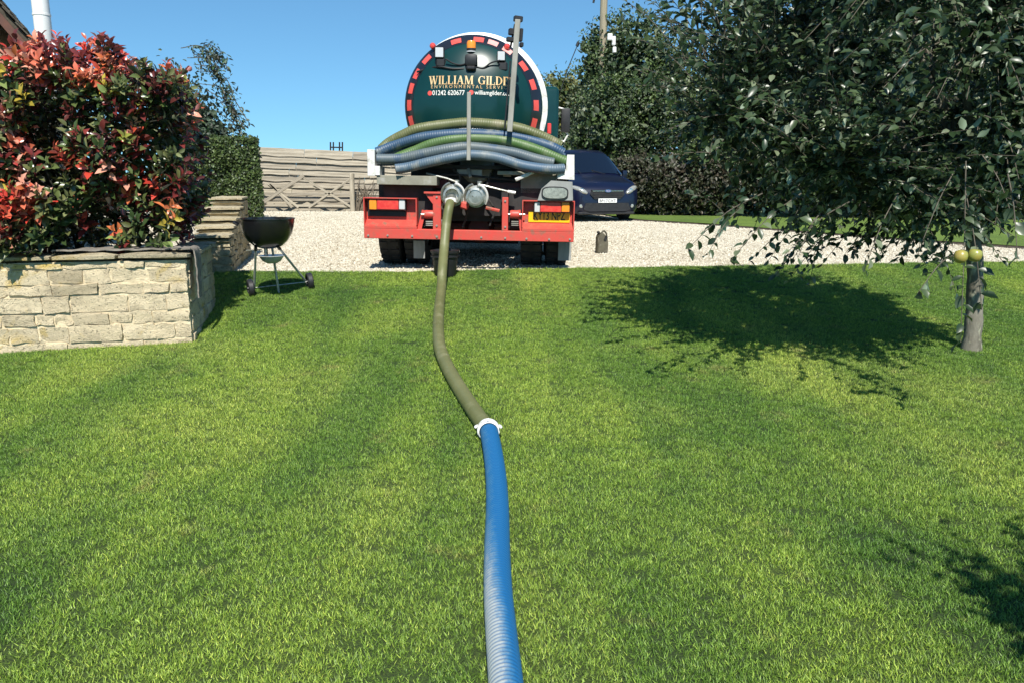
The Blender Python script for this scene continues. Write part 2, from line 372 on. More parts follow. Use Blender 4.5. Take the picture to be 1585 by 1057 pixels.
# ------------------------------------------------------------------ ground
def sheet(name, xs, ys, zf, m, kind='structure'):
    vs = [(x, y, zf(x, y)) for y in ys for x in xs]; nx = len(xs)
    fs = [[j*nx+i, j*nx+i+1, (j+1)*nx+i+1, (j+1)*nx+i] for j in range(len(ys)-1) for i in range(nx-1)]
    me = bpy.data.meshes.new(name); me.from_pydata(vs, [], fs); me.materials.append(m)
    me.polygons.foreach_set('use_smooth', [True]*len(me.polygons))
    o = link(name, me); o['kind'] = kind; return o
xs = [-900, -200, -60, -25]+[-14+i*.5 for i in range(61)]+[25, 60, 200, 900]
ys = [-900, -200, -40, -10, -3, 0]+[1+i*.25 for i in range(52)]+[16, 20, 30, 60, 200, 900]
sheet('ground', xs, ys, lambda x, y: gz(max(-14, min(16, x)), y)-.03 if y < 14 else GZ-.03, M['fargrass'])
def lawn_sheet(name, m, dz, x0, x1, y0, nx, ny, kind):
    vs = []; fs = []
    for j in range(ny+1):
        for i in range(nx+1):
            x = x0+(x1-x0)*i/nx; ye = yedge(x)+.035*noise.noise(Vector((x*3, 1, 0)))+.035*noise.noise(Vector((x*13, 1, 0)))+.02*noise.noise(Vector((x*31, 1, 0)))
            y = y0+(ye-y0)*j/ny
            vs.append((x, y, gz(x, y)+dz+.008*noise.noise(Vector((x*1.5, y*1.5, 0)))))
    for j in range(ny):
        for i in range(nx): a = j*(nx+1)+i; fs.append([a, a+1, a+nx+2, a+nx+1])
    me = bpy.data.meshes.new(name); me.from_pydata(vs, [], fs); me.materials.append(m)
    me.polygons.foreach_set('use_smooth', [True]*len(me.polygons))
    o = link(name, me); o['kind'] = kind; return o
lawn_sheet('lawn', M['thatch'], .02, -12, 14, -6, 130, 80, 'structure')
# gravel drive: a polygon following the lawn edge and the far turf edge
near = [(x, yedge(x)-.05) for x in [i*.5-14 for i in range(61)]]
def far_y(x):
    pts = [(-14, 30.0), (2.4, 28.6), (3.2, 21.5), (4.9, 19.0), (5.9, 16.6), (7.2, 14.0), (8.2, 12.4), (8.9, 11.3), (9.4, 11.2), (16, 11.25)]
    for (a, b_), (c_, d_) in zip(pts, pts[1:]):
        if a <= x <= c_: return b_+(d_-b_)*(x-a)/(c_-a)
    return 30
def farg(x): return max(far_y(x)+.12*noise.noise(Vector((x*1.7, 5, 0))), yedge(x))
me = bpy.data.meshes.new('gravel_drive'); xx = [-14+i*.25 for i in range(98)]
vs = []; fs = []
for x in xx:
    a, b_ = yedge(x)-.06, farg(x)
    for k in range(13): t = (k/12)**1.6; y = a+(b_-a)*t; vs.append((x, y, GZ+.004+(.01*noise.noise(Vector((x*.8, y*.8, 3))) if 0 < k else -.004)))
for i in range(len(xx)-1):
    for k in range(12): q = i*13+k; fs.append([q, q+13, q+14, q+1])
me.from_pydata(vs, [], fs); me.materials.append(M['gravel']); me.polygons.foreach_set('use_smooth', [True]*len(me.polygons))
tag(link('gravel_drive', me), kind='structure')
# soil edge where the far turf starts
mb = MB(); pts = [Vector((x, farg(x)+.03, GZ+.006)) for x in [3.2+i*.2 for i in range(32)]]
for a, c_ in zip(pts, pts[1:]):
    mb.add([a+Vector((0, -.07, 0)), c_+Vector((0, -.07, 0)), c_+Vector((0, .10, .035)), a+Vector((0, .10, .035))], [[0, 1, 2, 3]])
tag(mb.build('soil_edge', M['soil'], weld=True), kind='structure')
# turf beyond the gravel
me = bpy.data.meshes.new('far_lawn'); vs = []; fs = []; xx = [2.5+i*.5 for i in range(50)]
for x in xx:
    a = farg(x)+.10
    for k in range(9): vs.append((x, a+(34-a)*(k/8), GZ+.045))
for i in range(len(xx)-1):
    for k in range(8): q = i*9+k; fs.append([q, q+9, q+10, q+1])
me.from_pydata(vs, [], fs); me.materials.append(M['fargrass']); tag(link('far_lawn', me), kind='structure')

# ------------------------------------------------------------------ geometry-node scatters (grass, loose stones)
class GN:
    def __init__(s, name):
        s.t = bpy.data.node_groups.new(name, 'GeometryNodeTree')
        s.t.interface.new_socket('Geometry', in_out='INPUT', socket_type='NodeSocketGeometry')
        s.t.interface.new_socket('Geometry', in_out='OUTPUT', socket_type='NodeSocketGeometry')
        s.i = s.t.nodes.new('NodeGroupInput'); s.o = s.t.nodes.new('NodeGroupOutput')
    def n(s, typ, ins=None, **props):
        x = s.t.nodes.new(typ)
        for k, v in props.items(): setattr(x, k, v)
        for k, v in (ins or {}).items():
            sock = x.inputs[k]
            if isinstance(v, bpy.types.NodeSocket): s.t.links.new(v, sock)
            else: sock.default_value = v
        return x
    def math(s, op, a, b=0.0, c=None):
        x = s.t.nodes.new('ShaderNodeMath'); x.operation = op
        for i, v in enumerate([a, b] + ([c] if c is not None else [])):
            if isinstance(v, bpy.types.NodeSocket): s.t.links.new(v, x.inputs[i])
            else: x.inputs[i].default_value = v
        return x.outputs[0]
    def rnd(s, a, b, seed, vec=False):
        x = s.t.nodes.new('FunctionNodeRandomValue'); x.data_type = 'FLOAT_VECTOR' if vec else 'FLOAT'
        o = 0 if vec else 1
        ins = [q for q in x.inputs if q.enabled]
        mn = [q for q in x.inputs if q.name == 'Min' and q.enabled][0]; mx = [q for q in x.inputs if q.name == 'Max' and q.enabled][0]
        mn.default_value = a; mx.default_value = b
        x.inputs['Seed'].default_value = seed
        return [q for q in x.outputs if q.enabled][0]
def grass_tree(name, density, nblades, rad, h, wdt, m):
    g = GN(name)
    # one blade
    gr = g.n('GeometryNodeMeshGrid', {'Size X': 1.0, 'Size Y': 1.0, 'Vertices X': 2, 'Vertices Y': 4})
    pos = g.n('GeometryNodeInputPosition'); sp = g.n('ShaderNodeSeparateXYZ', {0: pos.outputs[0]})
    t = g.math('ADD', sp.outputs[1], .5)
    tw = g.math('SUBTRACT', 1.0, g.math('POWER', t, 1.6))
    xx_ = g.math('MULTIPLY', g.math('MULTIPLY', sp.outputs[0], tw), wdt)
    yy_ = g.math('MULTIPLY', g.math('POWER', t, 2.0), h*.55)
    zz_ = g.math('MULTIPLY', t, h)
    cb = g.n('ShaderNodeCombineXYZ', {0: xx_, 1: yy_, 2: zz_})
    spn = g.n('GeometryNodeSetPosition', {'Geometry': gr.outputs[0], 'Position': cb.outputs[0]})
    # a tuft
    ci = g.n('GeometryNodeMeshCircle', {'Vertices': 12, 'Radius': rad}, fill_type='NGON')
    dp = g.n('GeometryNodeDistributePointsOnFaces', {'Mesh': ci.outputs[0], 'Density': nblades/(PI*rad*rad)})
    st = g.n('GeometryNodeStoreNamedAttribute', {'Geometry': dp.outputs[0], 'Name': 'rnd', 'Value': g.rnd(0., 1., 5)}, data_type='FLOAT', domain='POINT')
    io = g.n('GeometryNodeInstanceOnPoints', {'Points': st.outputs[0], 'Instance': spn.outputs[0]})
    er = g.n('FunctionNodeEulerToRotation', {0: g.rnd((-.5, -.5, 0), (.5, .5, 6.283), 3, True)})
    g.t.links.new(er.outputs[0], io.inputs['Rotation']); g.t.links.new(g.rnd((.65, .7, .6), (1.25, 1.3, 1.15), 9, True), io.inputs['Scale'])
    re = g.n('GeometryNodeRealizeInstances', {0: io.outputs[0]})
    sm = g.n('GeometryNodeSetMaterial', {'Geometry': re.outputs[0], 'Material': m})
    # over the lawn
    d2 = g.n('GeometryNodeDistributePointsOnFaces', {'Mesh': g.i.outputs[0], 'Density': density})
    i2 = g.n('GeometryNodeInstanceOnPoints', {'Points': d2.outputs[0], 'Instance': sm.outputs[0]})
    e2 = g.n('FunctionNodeEulerToRotation', {0: g.rnd((-.08, -.08, 0), (.08, .08, 6.283), 13, True)})
    g.t.links.new(e2.outputs[0], i2.inputs['Rotation']); g.t.links.new(g.rnd((.85, .85, .8), (1.2, 1.2, 1.1), 19, True), i2.inputs['Scale'])
    g.t.links.new(i2.outputs[0], g.o.inputs[0]); return g.t
def stones_tree(name, density, r, m):
    g = GN(name)
    ic = g.n('GeometryNodeMeshIcoSphere', {'Radius': r, 'Subdivisions': 1})
    ps = g.n('GeometryNodeSetPosition', {'Geometry': ic.outputs[0], 'Offset': g.rnd((-r*.3,)*3, (r*.3,)*3, 2, True)})
    sm = g.n('GeometryNodeSetMaterial', {'Geometry': ps.outputs[0], 'Material': m})
    d2 = g.n('GeometryNodeDistributePointsOnFaces', {'Mesh': g.i.outputs[0], 'Density': density})
    i2 = g.n('GeometryNodeInstanceOnPoints', {'Points': d2.outputs[0], 'Instance': sm.outputs[0]})
    e2 = g.n('FunctionNodeEulerToRotation', {0: g.rnd((-3, -3, 0), (3, 3, 6.283), 13, True)})
    g.t.links.new(e2.outputs[0], i2.inputs['Rotation']); g.t.links.new(g.rnd((.45, .45, .3), (1.25, 1.25, .8), 19, True), i2.inputs['Scale'])
    g.t.links.new(i2.outputs[0], g.o.inputs[0]); return g.t
def scatter(o, tree):
    md = o.modifiers.new('scatter', 'NODES'); md.node_group = tree
go = lawn_sheet('grass', M['blade'], .018, -9, 10.5, .9, 260, 60, 'stuff')
tag(go, 'short mown grass blades of the lawn', 'grass'); scatter(go, grass_tree('grass_tufts', 430, 54, .057, .0225, .0030, M['blade']))
me = bpy.data.meshes.new('loose_stones'); vs = []; fs = []; xx = [-10+i*.5 for i in range(41)]
for x in xx:
    for y in (yedge(x)-.04, min(29, max(farg(x)-.05, yedge(x)))): vs.append((x, y, GZ+.004))
for i in range(len(xx)-1): q = i*2; fs.append([q, q+2, q+3, q+1])
me.from_pydata(vs, [], fs); o = link('loose_stones', me)
tag(o, 'loose pale gravel stones covering the drive', 'gravel', kind='stuff'); scatter(o, stones_tree('stones', 420, .016, M['pebble']))

# ------------------------------------------------------------------ foliage builder
T6 = (np.array([[0, 0, 0], [.38, .5, .10], [.75, .34, .04], [1, 0, -.10], [.75, -.34, .04], [.38, -.5, .10]]), [[0, 1, 2, 3], [0, 3, 4, 5]])
T4 = (np.array([[0, 0, 0], [.5, .5, .06], [1, 0, 0], [.5, -.5, .06]]), [[0, 1, 2, 3]])
T8 = (np.array([[0, 0, 0], [.3, .42, .12], [.65, .44, .08], [1, 0, -.14], [.65, -.44, .08], [.3, -.42, .12], [.3, 0, .02], [.65, 0, -.02]]),
      [[0, 1, 6], [1, 2, 7, 6], [2, 3, 7], [0, 6, 5], [6, 7, 4, 5], [7, 3, 4]])
def unit(a): return a/np.maximum(np.linalg.norm(a, axis=1, keepdims=True), 1e-9)
def leaf_mesh(name, Pn, D, N, L, W, tint, T, m):
    tv, tf = T; n_ = len(Pn); k = len(tv)
    D = unit(D); S = unit(np.cross(D, N)); N = np.cross(S, D)
    V = Pn[:, None, :]+tv[None, :, 0, None]*(D*L[:, None])[:, None, :]+tv[None, :, 1, None]*(S*W[:, None])[:, None, :]+tv[None, :, 2, None]*(N*L[:, None])[:, None, :]
    V = V.reshape(-1, 3)
    loops = np.concatenate([np.array(f) for f in tf]); cnt = np.array([len(f) for f in tf])
    LI = (loops[None, :]+(np.arange(n_)*k)[:, None]).ravel(); CN = np.tile(cnt, n_)
    me = bpy.data.meshes.new(name); me.vertices.add(len(V)); me.vertices.foreach_set('co', V.ravel().astype(np.float32))
    me.loops.add(len(LI)); me.loops.foreach_set('vertex_index', LI.astype(np.int32))
    me.polygons.add(len(CN)); st = np.concatenate([[0], np.cumsum(CN)[:-1]]); me.polygons.foreach_set('loop_start', st.astype(np.int32))
    me.update(calc_edges=True)
    a = me.attributes.new('tint', 'FLOAT_COLOR', 'POINT')
    c = np.concatenate([tint, np.ones((n_, 1))], 1); c = np.repeat(c, k, axis=0); a.data.foreach_set('color', c.ravel().astype(np.float32))
    me.polygons.foreach_set('use_smooth', np.ones(len(CN), dtype=bool)); me.materials.append(m); return me
def screen(Pn):                     # how large and whether in view, used only to choose which leaves become own parts
    s, c = math.sin(PITCH), math.cos(PITCH)
    y = Pn[:, 1]; z = Pn[:, 2]-CAMZ; zc = y*c-z*s; yc = y*s+z*c
    px = CX+F*Pn[:, 0]/zc; py = CY-F*yc/zc
    return px, py, zc
def split_leaves(parent, Pn, D, N, L, W, tint, T, m, nown, prefix='leaf'):
    """the leaves that show largest become parts, the rest one mass"""
    px, py, zc = screen(Pn)
    ok = (px > 0) & (px < 1585) & (py > 0) & (py < 1057) & (zc > .5)
    score = np.where(ok, L*W/zc**2, -1); idx = np.argsort(-score)[:nown]
    own = np.zeros(len(Pn), bool); own[idx] = True
    cl = []; tints = tint[idx]
    # share mesh data between leaves of nearly the same tint
    keys = {}
    for j, i in enumerate(idx):
        q = tuple(np.round(np.log(np.maximum(tint[i], .004))*1.6).astype(int)); keys.setdefault(q, []).append(i)
    for q, ii in keys.items():
        t = tint[ii].mean(0)[None]
        me = leaf_mesh(prefix, np.zeros((1, 3)), np.array([[0, 1., 0]]), np.array([[0, 0, 1.]]), np.array([1.]), np.array([.5]), t, T, m)
        for i in ii:
            o = bpy.data.objects.new(prefix, me); COL.objects.link(o); o.parent = parent
            d = Vector(D[i]).normalized(); s = d.cross(Vector(N[i])).normalized(); nn = s.cross(d)
            mt = Matrix((s, d, nn)).transposed().to_4x4(); mt.translation = Vector(Pn[i])
            l = L[i]; mt = mt @ Matrix.Diagonal((W[i]/.5, l, l, 1))
            o.matrix_basis = mt
    r = ~own
    me = leaf_mesh('foliage', Pn[r], D[r], N[r], L[r], W[r], tint[r], T, m)
    o = link('foliage', me, parent); o['kind'] = 'stuff'; return o
def rdir(n_): return unit(rng.normal(size=(n_, 3)))

# ------------------------------------------------------------------ stone walls
YAW = R(12)
def rough_box(w_, d_, h_, cuts=2, amp=.01, seed=0, rnd_=.012):
    bm = bmesh.new(); bmesh.ops.create_cube(bm, size=1); bmesh.ops.subdivide_edges(bm, edges=list(bm.edges), cuts=cuts, use_grid_fill=True)
    for v in bm.verts:
        c = v.co; e = sum(1 for q in c if abs(abs(q)-.5) < 1e-4)
        p = Vector((c.x*w_, c.y*d_, c.z*h_))
        if e >= 2: p -= Vector([math.copysign(rnd_, q) if abs(abs(q)-.5) < 1e-4 else 0 for q in c])
        nn = noise.noise_vector(Vector((p.x*15+seed*7.3, p.y*15, p.z*15+seed*3.1)))
        v.co = p+nn*amp
    return bm
def bm_link(bm, name, m, parent, loc, rot=(0, 0, 0), smooth=50):
    me = bpy.data.meshes.new(name); bmesh.ops.recalc_face_normals(bm, faces=list(bm.faces)); bm.to_mesh(bm and me); bm.free(); me.materials.append(m)
    me.polygons.foreach_set('use_smooth', [True]*len(me.polygons)); me.set_sharp_from_angle(angle=R(smooth))
    return link(name, me, parent, loc, rot)
def stone_face(parent, org, ang, length, courses, z0, m, wmin=.14, wmax=.42, depth=.12, seedb=0, cuts=2, proud=.03):
    """courses of single stones; org = left end seen from outside, ang = direction of the run"""
    d = Vector((math.cos(ang), math.sin(ang), 0)); nrm = Vector((d.y, -d.x, 0)); z = z0
    for ci, hgt in enumerate(courses):
        u = 0; k = 0
        while u < length-.01:
            wd = random.uniform(wmin, wmax)
            if length-u-wd < wmin*.8: wd = length-u
            hj = hgt*random.uniform(.9, 1.0)
            bm = rough_box(wd-.006, depth, hj*random.choice((1, 1, 1.04, .93))-.004, 3, .020, seedb+ci*17+k, .002)
            pr = random.choice((random.uniform(.002, .008), random.uniform(.004, proud*.7)))
            c = Vector(org)+d*(u+wd/2)+nrm*(pr-depth/2)
            bm_link(bm, 'stone', m, parent, (c.x, c.y, z+hgt/2), (0, 0, ang+random.uniform(-.012, .012)))
            u += wd; k += 1
        z += hgt
CN = P(287, 398, 6.62); CN.z = 0
ca, sa = math.cos(YAW), math.sin(YAW)
def WL(u, v, z=0): return Vector((CN.x-u*ca-v*sa, CN.y-u*sa+v*ca, z))   # u left along the front, v back
ZT = 1.0; LEN, DEP = 3.3, 1.32
pl = empty('planter_wall', (0, 0, 0), 'raised planter of rough pale limestone courses under the red-leaved shrub', 'garden wall')
zb = .02
mb = MB()
def wbox(mb, u0, u1, v0, v1, z0, z1, bev=0):
    c = WL((u0+u1)/2, (v0+v1)/2, (z0+z1)/2); mb.box(c, (abs(u1-u0), abs(v1-v0), z1-z0), (0, 0, YAW), bev)
wbox(mb, .006, LEN, .004, .28, zb, ZT-.07); wbox(mb, .006, .28, .28, DEP-.03, zb+.05, ZT-.07); wbox(mb, .28, LEN, DEP-.28, DEP-.03, zb+.1, ZT-.07)
mb.build('mortar_core', M['mortar'], pl)
cour = [.135, .10, .145, .115, .15, .095, .13, .06]; cour = [c*(ZT-.07-zb)/sum(cour) for c in cour]
random.seed(21)
stone_face(pl, WL(LEN, .0), YAW, LEN, cour, zb, M['stone'], .13, .46, seedb=3)
cour2 = [.14, .12, .13, .12, .13, .12, .12]; cour2 = [c*(ZT-.07-zb)/sum(cour2) for c in cour2]
sidef = stone_face(pl, WL(0, .05), YAW+PI/2, DEP-.05, cour2, zb, M['stone'], .16, .4, seedb=91, proud=.015)
# coping slabs
u = -.035; k = 0
while u < LEN:
    wd = random.uniform(.42, .62)
    c = WL(u+wd/2, .14, ZT-.035+random.uniform(-.004, .006)); bm = rough_box(wd-.006, .37, .055, 3, .012, 300+k, .010)
    bm_link(bm, 'coping_slab', M['coping'], pl, c, (0, random.uniform(-.01, .01), YAW)); u += wd; k += 1
v = .34; k = 0
while v < DEP-.05:
    wd = min(random.uniform(.28, .42), DEP+.02-v)
    c = WL(.11, v+wd/2, ZT-.035); bm = rough_box(.34, wd-.012, .060, 3, .012, 400+k, .014)
    bm_link(bm, 'coping_slab', M['coping'], pl, c, (0, 0, YAW)); v += wd; k += 1
mb = MB(); wbox(mb, .28, LEN, .28, DEP-.28, .5, ZT-.09); mb.build('soil', M['soil'], pl)
# grey felt strip lying over the coping and hanging down at the corner
mb = MB(); npt = 46; rows = 8; path = []
for i in range(30): path.append(WL(1.05-i*.037, .10, ZT+.03+.004*math.sin(i*1.3)))
for i in range(5): a = i/4*PI/2; path.append(WL(-.035-.035*math.sin(a), .10, ZT-.005+.035*math.cos(a)))
for i in range(9): path.append(WL(-.078+.003*math.sin(i*2), .10, ZT-.03-(i+1)*.042))
vs = []; fs = []
back = Vector((-sa, ca, 0))
for i, p in enumerate(path):
    wv = .27+.03*noise.noise(Vector((i*.35, 0, 0)))
    if i < 6: wv *= .35+.65*i/6
    if i > 33: wv *= 1-.55*(i-33)/(len(path)-33)
    for j in range(rows):
        f = j/(rows-1); q = p+back*(f*wv-.06)
        nz = .006*noise.noise(q*14)
        q = q+(Vector((0, 0, nz)) if i < 31 else Vector((nz, 0, 0)))
        vs.append(q)
nV = len(vs); fs = [[i*rows+j, i*rows+j+1, (i+1)*rows+j+1, (i+1)*rows+j] for i in range(len(path)-1) for j in range(rows-1)]
th = Vector((.002, 0, -.012)); vs2 = [q+(Vector((0, 0, -.012)) if idx//rows < 31 else Vector((-.012, 0, 0))) for idx, q in enumerate(vs)]
mb.add(vs+vs2, fs+[[a+nV for a in f][::-1] for f in fs]+[[i*rows, (i+1)*rows, (i+1)*rows+nV, i*rows+nV] for i in range(len(path)-1)]+[[i*rows+rows-1, i*rows+rows-1+nV, (i+1)*rows+rows-1+nV, (i+1)*rows+rows-1] for i in range(len(path)-1)]
       +[[(len(path)-1)*rows+j, (len(path)-1)*rows+j+1, (len(path)-1)*rows+j+1+nV, (len(path)-1)*rows+j+nV] for j in range(rows-1)])
tag(mb.build('felt_strip', M['felt'], smooth=60), 'grey felt strip lying on the planter coping and hanging down its corner', 'felt strip')
# stepped wall behind
st = empty('stepped_wall', (0, 0, 0), 'low stepped stone wall with overlapping coping slabs behind the planter, beside the barbecue', 'garden wall')
A2 = R(97); random.seed(5)
p0 = P(359, 420, 9.12); x0, y0 = p0.x, 9.12
steps = [(0, .46), (.38, .545), (.78, .62), (1.2, .74), (1.7, .86), (2.3, .86)]
run = Vector((math.cos(A2+R(6)), math.sin(A2+R(6)), 0)); lat = Vector((run.y, -run.x, 0))
mb = MB()
for (s0, h0), (s1, _) in zip(steps, steps[1:]):
    c = Vector((x0, y0, 0))+run*((s0+s1)/2)-lat*.21
    mb.box((c.x, c.y, GZ+(h0-.05)/2-.1), (.37, (s1-s0)+(-.04 if s0 == 0 else 0), h0-.05+.2), (0, 0, A2+R(6)-PI/2))
mb.build('mortar_core', M['mortar'], st)
stone_face(st, Vector((x0, y0, 0))-lat*.42, A2+R(6)-PI/2, .42, [.13, .10, .11, .10], GZ-.03, M['step'], .12, .3, seedb=500, depth=.1, proud=.01)
for (s0, h0), (s1, _) in zip(steps, steps[1:]):
    cs = [(h0-.02)/4]*4
    stone_face(st, Vector((x0, y0, 0))+run*(s0+.02), A2+R(6), s1-s0-.01, cs, GZ-.03, M['step'], .14, .3, seedb=int(600+s0*40), depth=.08, proud=.008)
    for q, dz in ((0, 0), (1, -.05)):
        bm = rough_box(.46-.02*q, (s1-s0)+.1-.03*q, .05, 3, .010, int(700+s0*30)+q, .012)
        c = Vector((x0, y0, 0))+run*((s0+s1)/2-.03+.02*q)-lat*(.21)
        bm_link(bm, 'coping_slab', M['step'], st, (c.x, c.y, GZ+h0-.022+dz), (0, 0, A2+R(6)-PI/2+random.uniform(-.03, .03)))

# ------------------------------------------------------------------ photinia
ph = empty('photinia_shrub', WL(1.5, .7, ZT-.08), 'large photinia shrub with glossy red and green leaves growing from the stone planter', 'shrub')
inv = Vector(ph.location)
def to_np(vv): return np.array([[q.x, q.y, q.z] for q in vv])
random.seed(3)
RED = [(.68, .10, .055), (.58, .06, .04), (.66, .19, .07), (.68, .32, .22), (.62, .16, .09)]; BRZ = [(.16, .03, .028), (.10, .028, .024), (.22, .04, .035)]
GRN = [(.07, .105, .03), (.11, .145, .045), (.045, .075, .025), (.19, .21, .09), (.13, .14, .05)]; LIM = [(.28, .30, .06), (.42, .33, .05), (.2, .26, .08)]
Pn = []; D = []; N = []; L = []; W = []; Tn = []; stems = MB()
def top_z(u):     # crown outline, u measured left from the planter corner
    return 2.66-.05*math.sin(u*3.1)-.8*max(0, .5-u)**1.6-.20*max(0, u-.5)
for i in range(1900):
    a = random.random()
    u = random.uniform(-.10, 3.5); v = .05+random.random()*1.35
    tz = top_z(u); z = random.uniform(.98, tz)
    f = random.random()
    if f < .50: v = .10+abs(random.gauss(0, .10)); out = Vector((0, -1, .35))
    elif f < .70: z = tz-abs(random.gauss(0, .10)); out = Vector((0, -.35, 1))
    elif f < .86: u = -.08+abs(random.gauss(0, .10)); out = Vector((1, -.3, .3))
    else: out = Vector((0, -.5, .5))
    if u < .4: u += (.12+.35*max(0, (1.45-z)))
    v += .10*math.sin(u*5+z*4)*.6-.10*math.sin((z-1)/1.9*PI)
    if z < 1.2 and u < 1.1 and random.random() < .55: continue
    hgt = (z-1)/1.75
    lum = noise.noise(Vector((u*1.9, v*1.5, z*1.9+4))); v -= .26*lum; z += .12*noise.noise(Vector((u*2.3, 3, v*2)))*(hgt > .7)
    if lum < -.28 and random.random() < .75: continue
    redn = noise.noise(Vector((u*2.6+9, v*2, z*2.6)))*1.3
    base = WL(u, v, z)
    ax = (Vector((out.x*ca+out.y*sa, out.x*sa+out.y*ca, out.z)).normalized()+Vector((random.gauss(0, .4), random.gauss(0, .4), .45+random.gauss(0, .3)))).normalized()
    r = random.random()
    pal = RED if r < (.82 if hgt > .82 else (.24+redn if u > .75 else .10+redn*.5)) else (BRZ if r < (.95 if hgt > .82 else .44+redn if u > .75 else .42) else (LIM if random.random() < .10 else GRN))
    if hgt > .8 and random.random() < .28: pal = BRZ
    base_c = random.choice(pal); nl = random.randint(6, 10); ln = random.uniform(.10, .17)
    tip_up = hgt > .97 and random.random() < .5
    if tip_up: ax = (Vector((random.gauss(0, .2), 0, 1))).normalized(); ln *= 1.5
    stems.tube([base-ax*.12, base+ax*ln], [.004, .0025], 4, caps=False)
    s1 = ax.orthogonal().normalized(); s2 = ax.cross(s1); ph0 = random.random()*6
    for k in range(nl):
        t = k/(nl-1); an = ph0+k*2.4; spread = 1.38-.7*t
        rad = s1*math.cos(an)+s2*math.sin(an)
        d = (ax*math.cos(spread)+rad*math.sin(spread)); d.z += .05
        Pn.append(base+ax*(ln*t)); D.append(d); N.append((ax*math.sin(spread)-rad*math.cos(spread))+Vector((random.gauss(0, .3),)*3))
        l = random.uniform(.085, .13)*(1-.25*t); L.append(l); W.append(l*random.uniform(.44, .56))
        c = base_c if random.random() < .8 else random.choice(pal); j = random.uniform(.7, 1.25); Tn.append([q*j for q in c])
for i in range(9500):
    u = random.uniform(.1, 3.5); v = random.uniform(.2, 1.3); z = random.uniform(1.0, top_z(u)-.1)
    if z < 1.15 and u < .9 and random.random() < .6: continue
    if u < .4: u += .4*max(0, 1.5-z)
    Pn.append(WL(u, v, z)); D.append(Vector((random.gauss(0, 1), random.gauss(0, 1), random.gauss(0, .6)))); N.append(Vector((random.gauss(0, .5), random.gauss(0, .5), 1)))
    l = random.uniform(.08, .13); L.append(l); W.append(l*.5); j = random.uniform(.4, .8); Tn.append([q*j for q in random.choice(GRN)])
for i in range(26):
    u = random.uniform(.25, 3.2); b0 = WL(u, random.uniform(.35, .9), ZT-.1); t0_ = b0+Vector((random.gauss(0, .25), random.gauss(0, .15), random.uniform(.7, 1.6)))
    stems.tube(spline([b0, (b0+t0_)/2+Vector((random.gauss(0, .06), 0, 0)), t0_], 4), .012, 6)
stems.bm.transform(Matrix.Translation(-inv)); s_ = stems.build('stems', M['liner'], ph); s_['kind'] = 'stuff'
split_leaves(ph, to_np(Pn)-np.array(inv), to_np(D), to_np(N), np.array(L), np.array(W), np.array(Tn), T8, M['photinia'], 0) if False else None
def place_split(parent, Pn, D, N, L, W, Tn, T, m, nown):
    """positions are world; choose by size in view, then move into the parent's frame"""
    Pw = Pn; px, py, zc = screen(Pw)
    ok = (px > 0) & (px < 1585) & (py > 0) & (py < 1057) & (zc > .5)
    score = np.where(ok, 1/zc, -1)*np.sqrt(L*W)
    o_ = np.argsort(-score); own = o_[:nown]; rest = np.ones(len(Pw), bool); rest[own] = False
    Pl = Pw-np.array(parent.location)[None]
    keys = {}
    for i in own:
        q = tuple(np.round(np.log(np.maximum(Tn[i], .004))*1.5).astype(int)); keys.setdefault(q, []).append(i)
    for q, ii in keys.items():
        me = leaf_mesh('leaf', np.zeros((1, 3)), np.array([[0, 1., 0]]), np.array([[0, 0, 1.]]), np.array([1.]), np.array([.5]), Tn[ii].mean(0)[None], T, m)
        for i in ii:
            o = bpy.data.objects.new('leaf', me); COL.objects.link(o); o.parent = parent
            d = Vector(D[i]).normalized(); s = d.cross(Vector(N[i])).normalized(); nn = s.cross(d)
            mt = Matrix((s, d, nn)).transposed().to_4x4(); mt.translation = Vector(Pl[i])
            o.matrix_basis = mt @ Matrix.Diagonal((W[i]/.5, L[i], L[i], 1))
    me = leaf_mesh('foliage', Pl[rest], D[rest], N[rest], L[rest], W[rest], Tn[rest], T, m)
    o = link('foliage', me, parent); o['kind'] = 'stuff'
place_split(ph, to_np(Pn), to_np(D), to_np(N), np.array(L), np.array(W), np.array(Tn), T8, M['photinia'], 300)

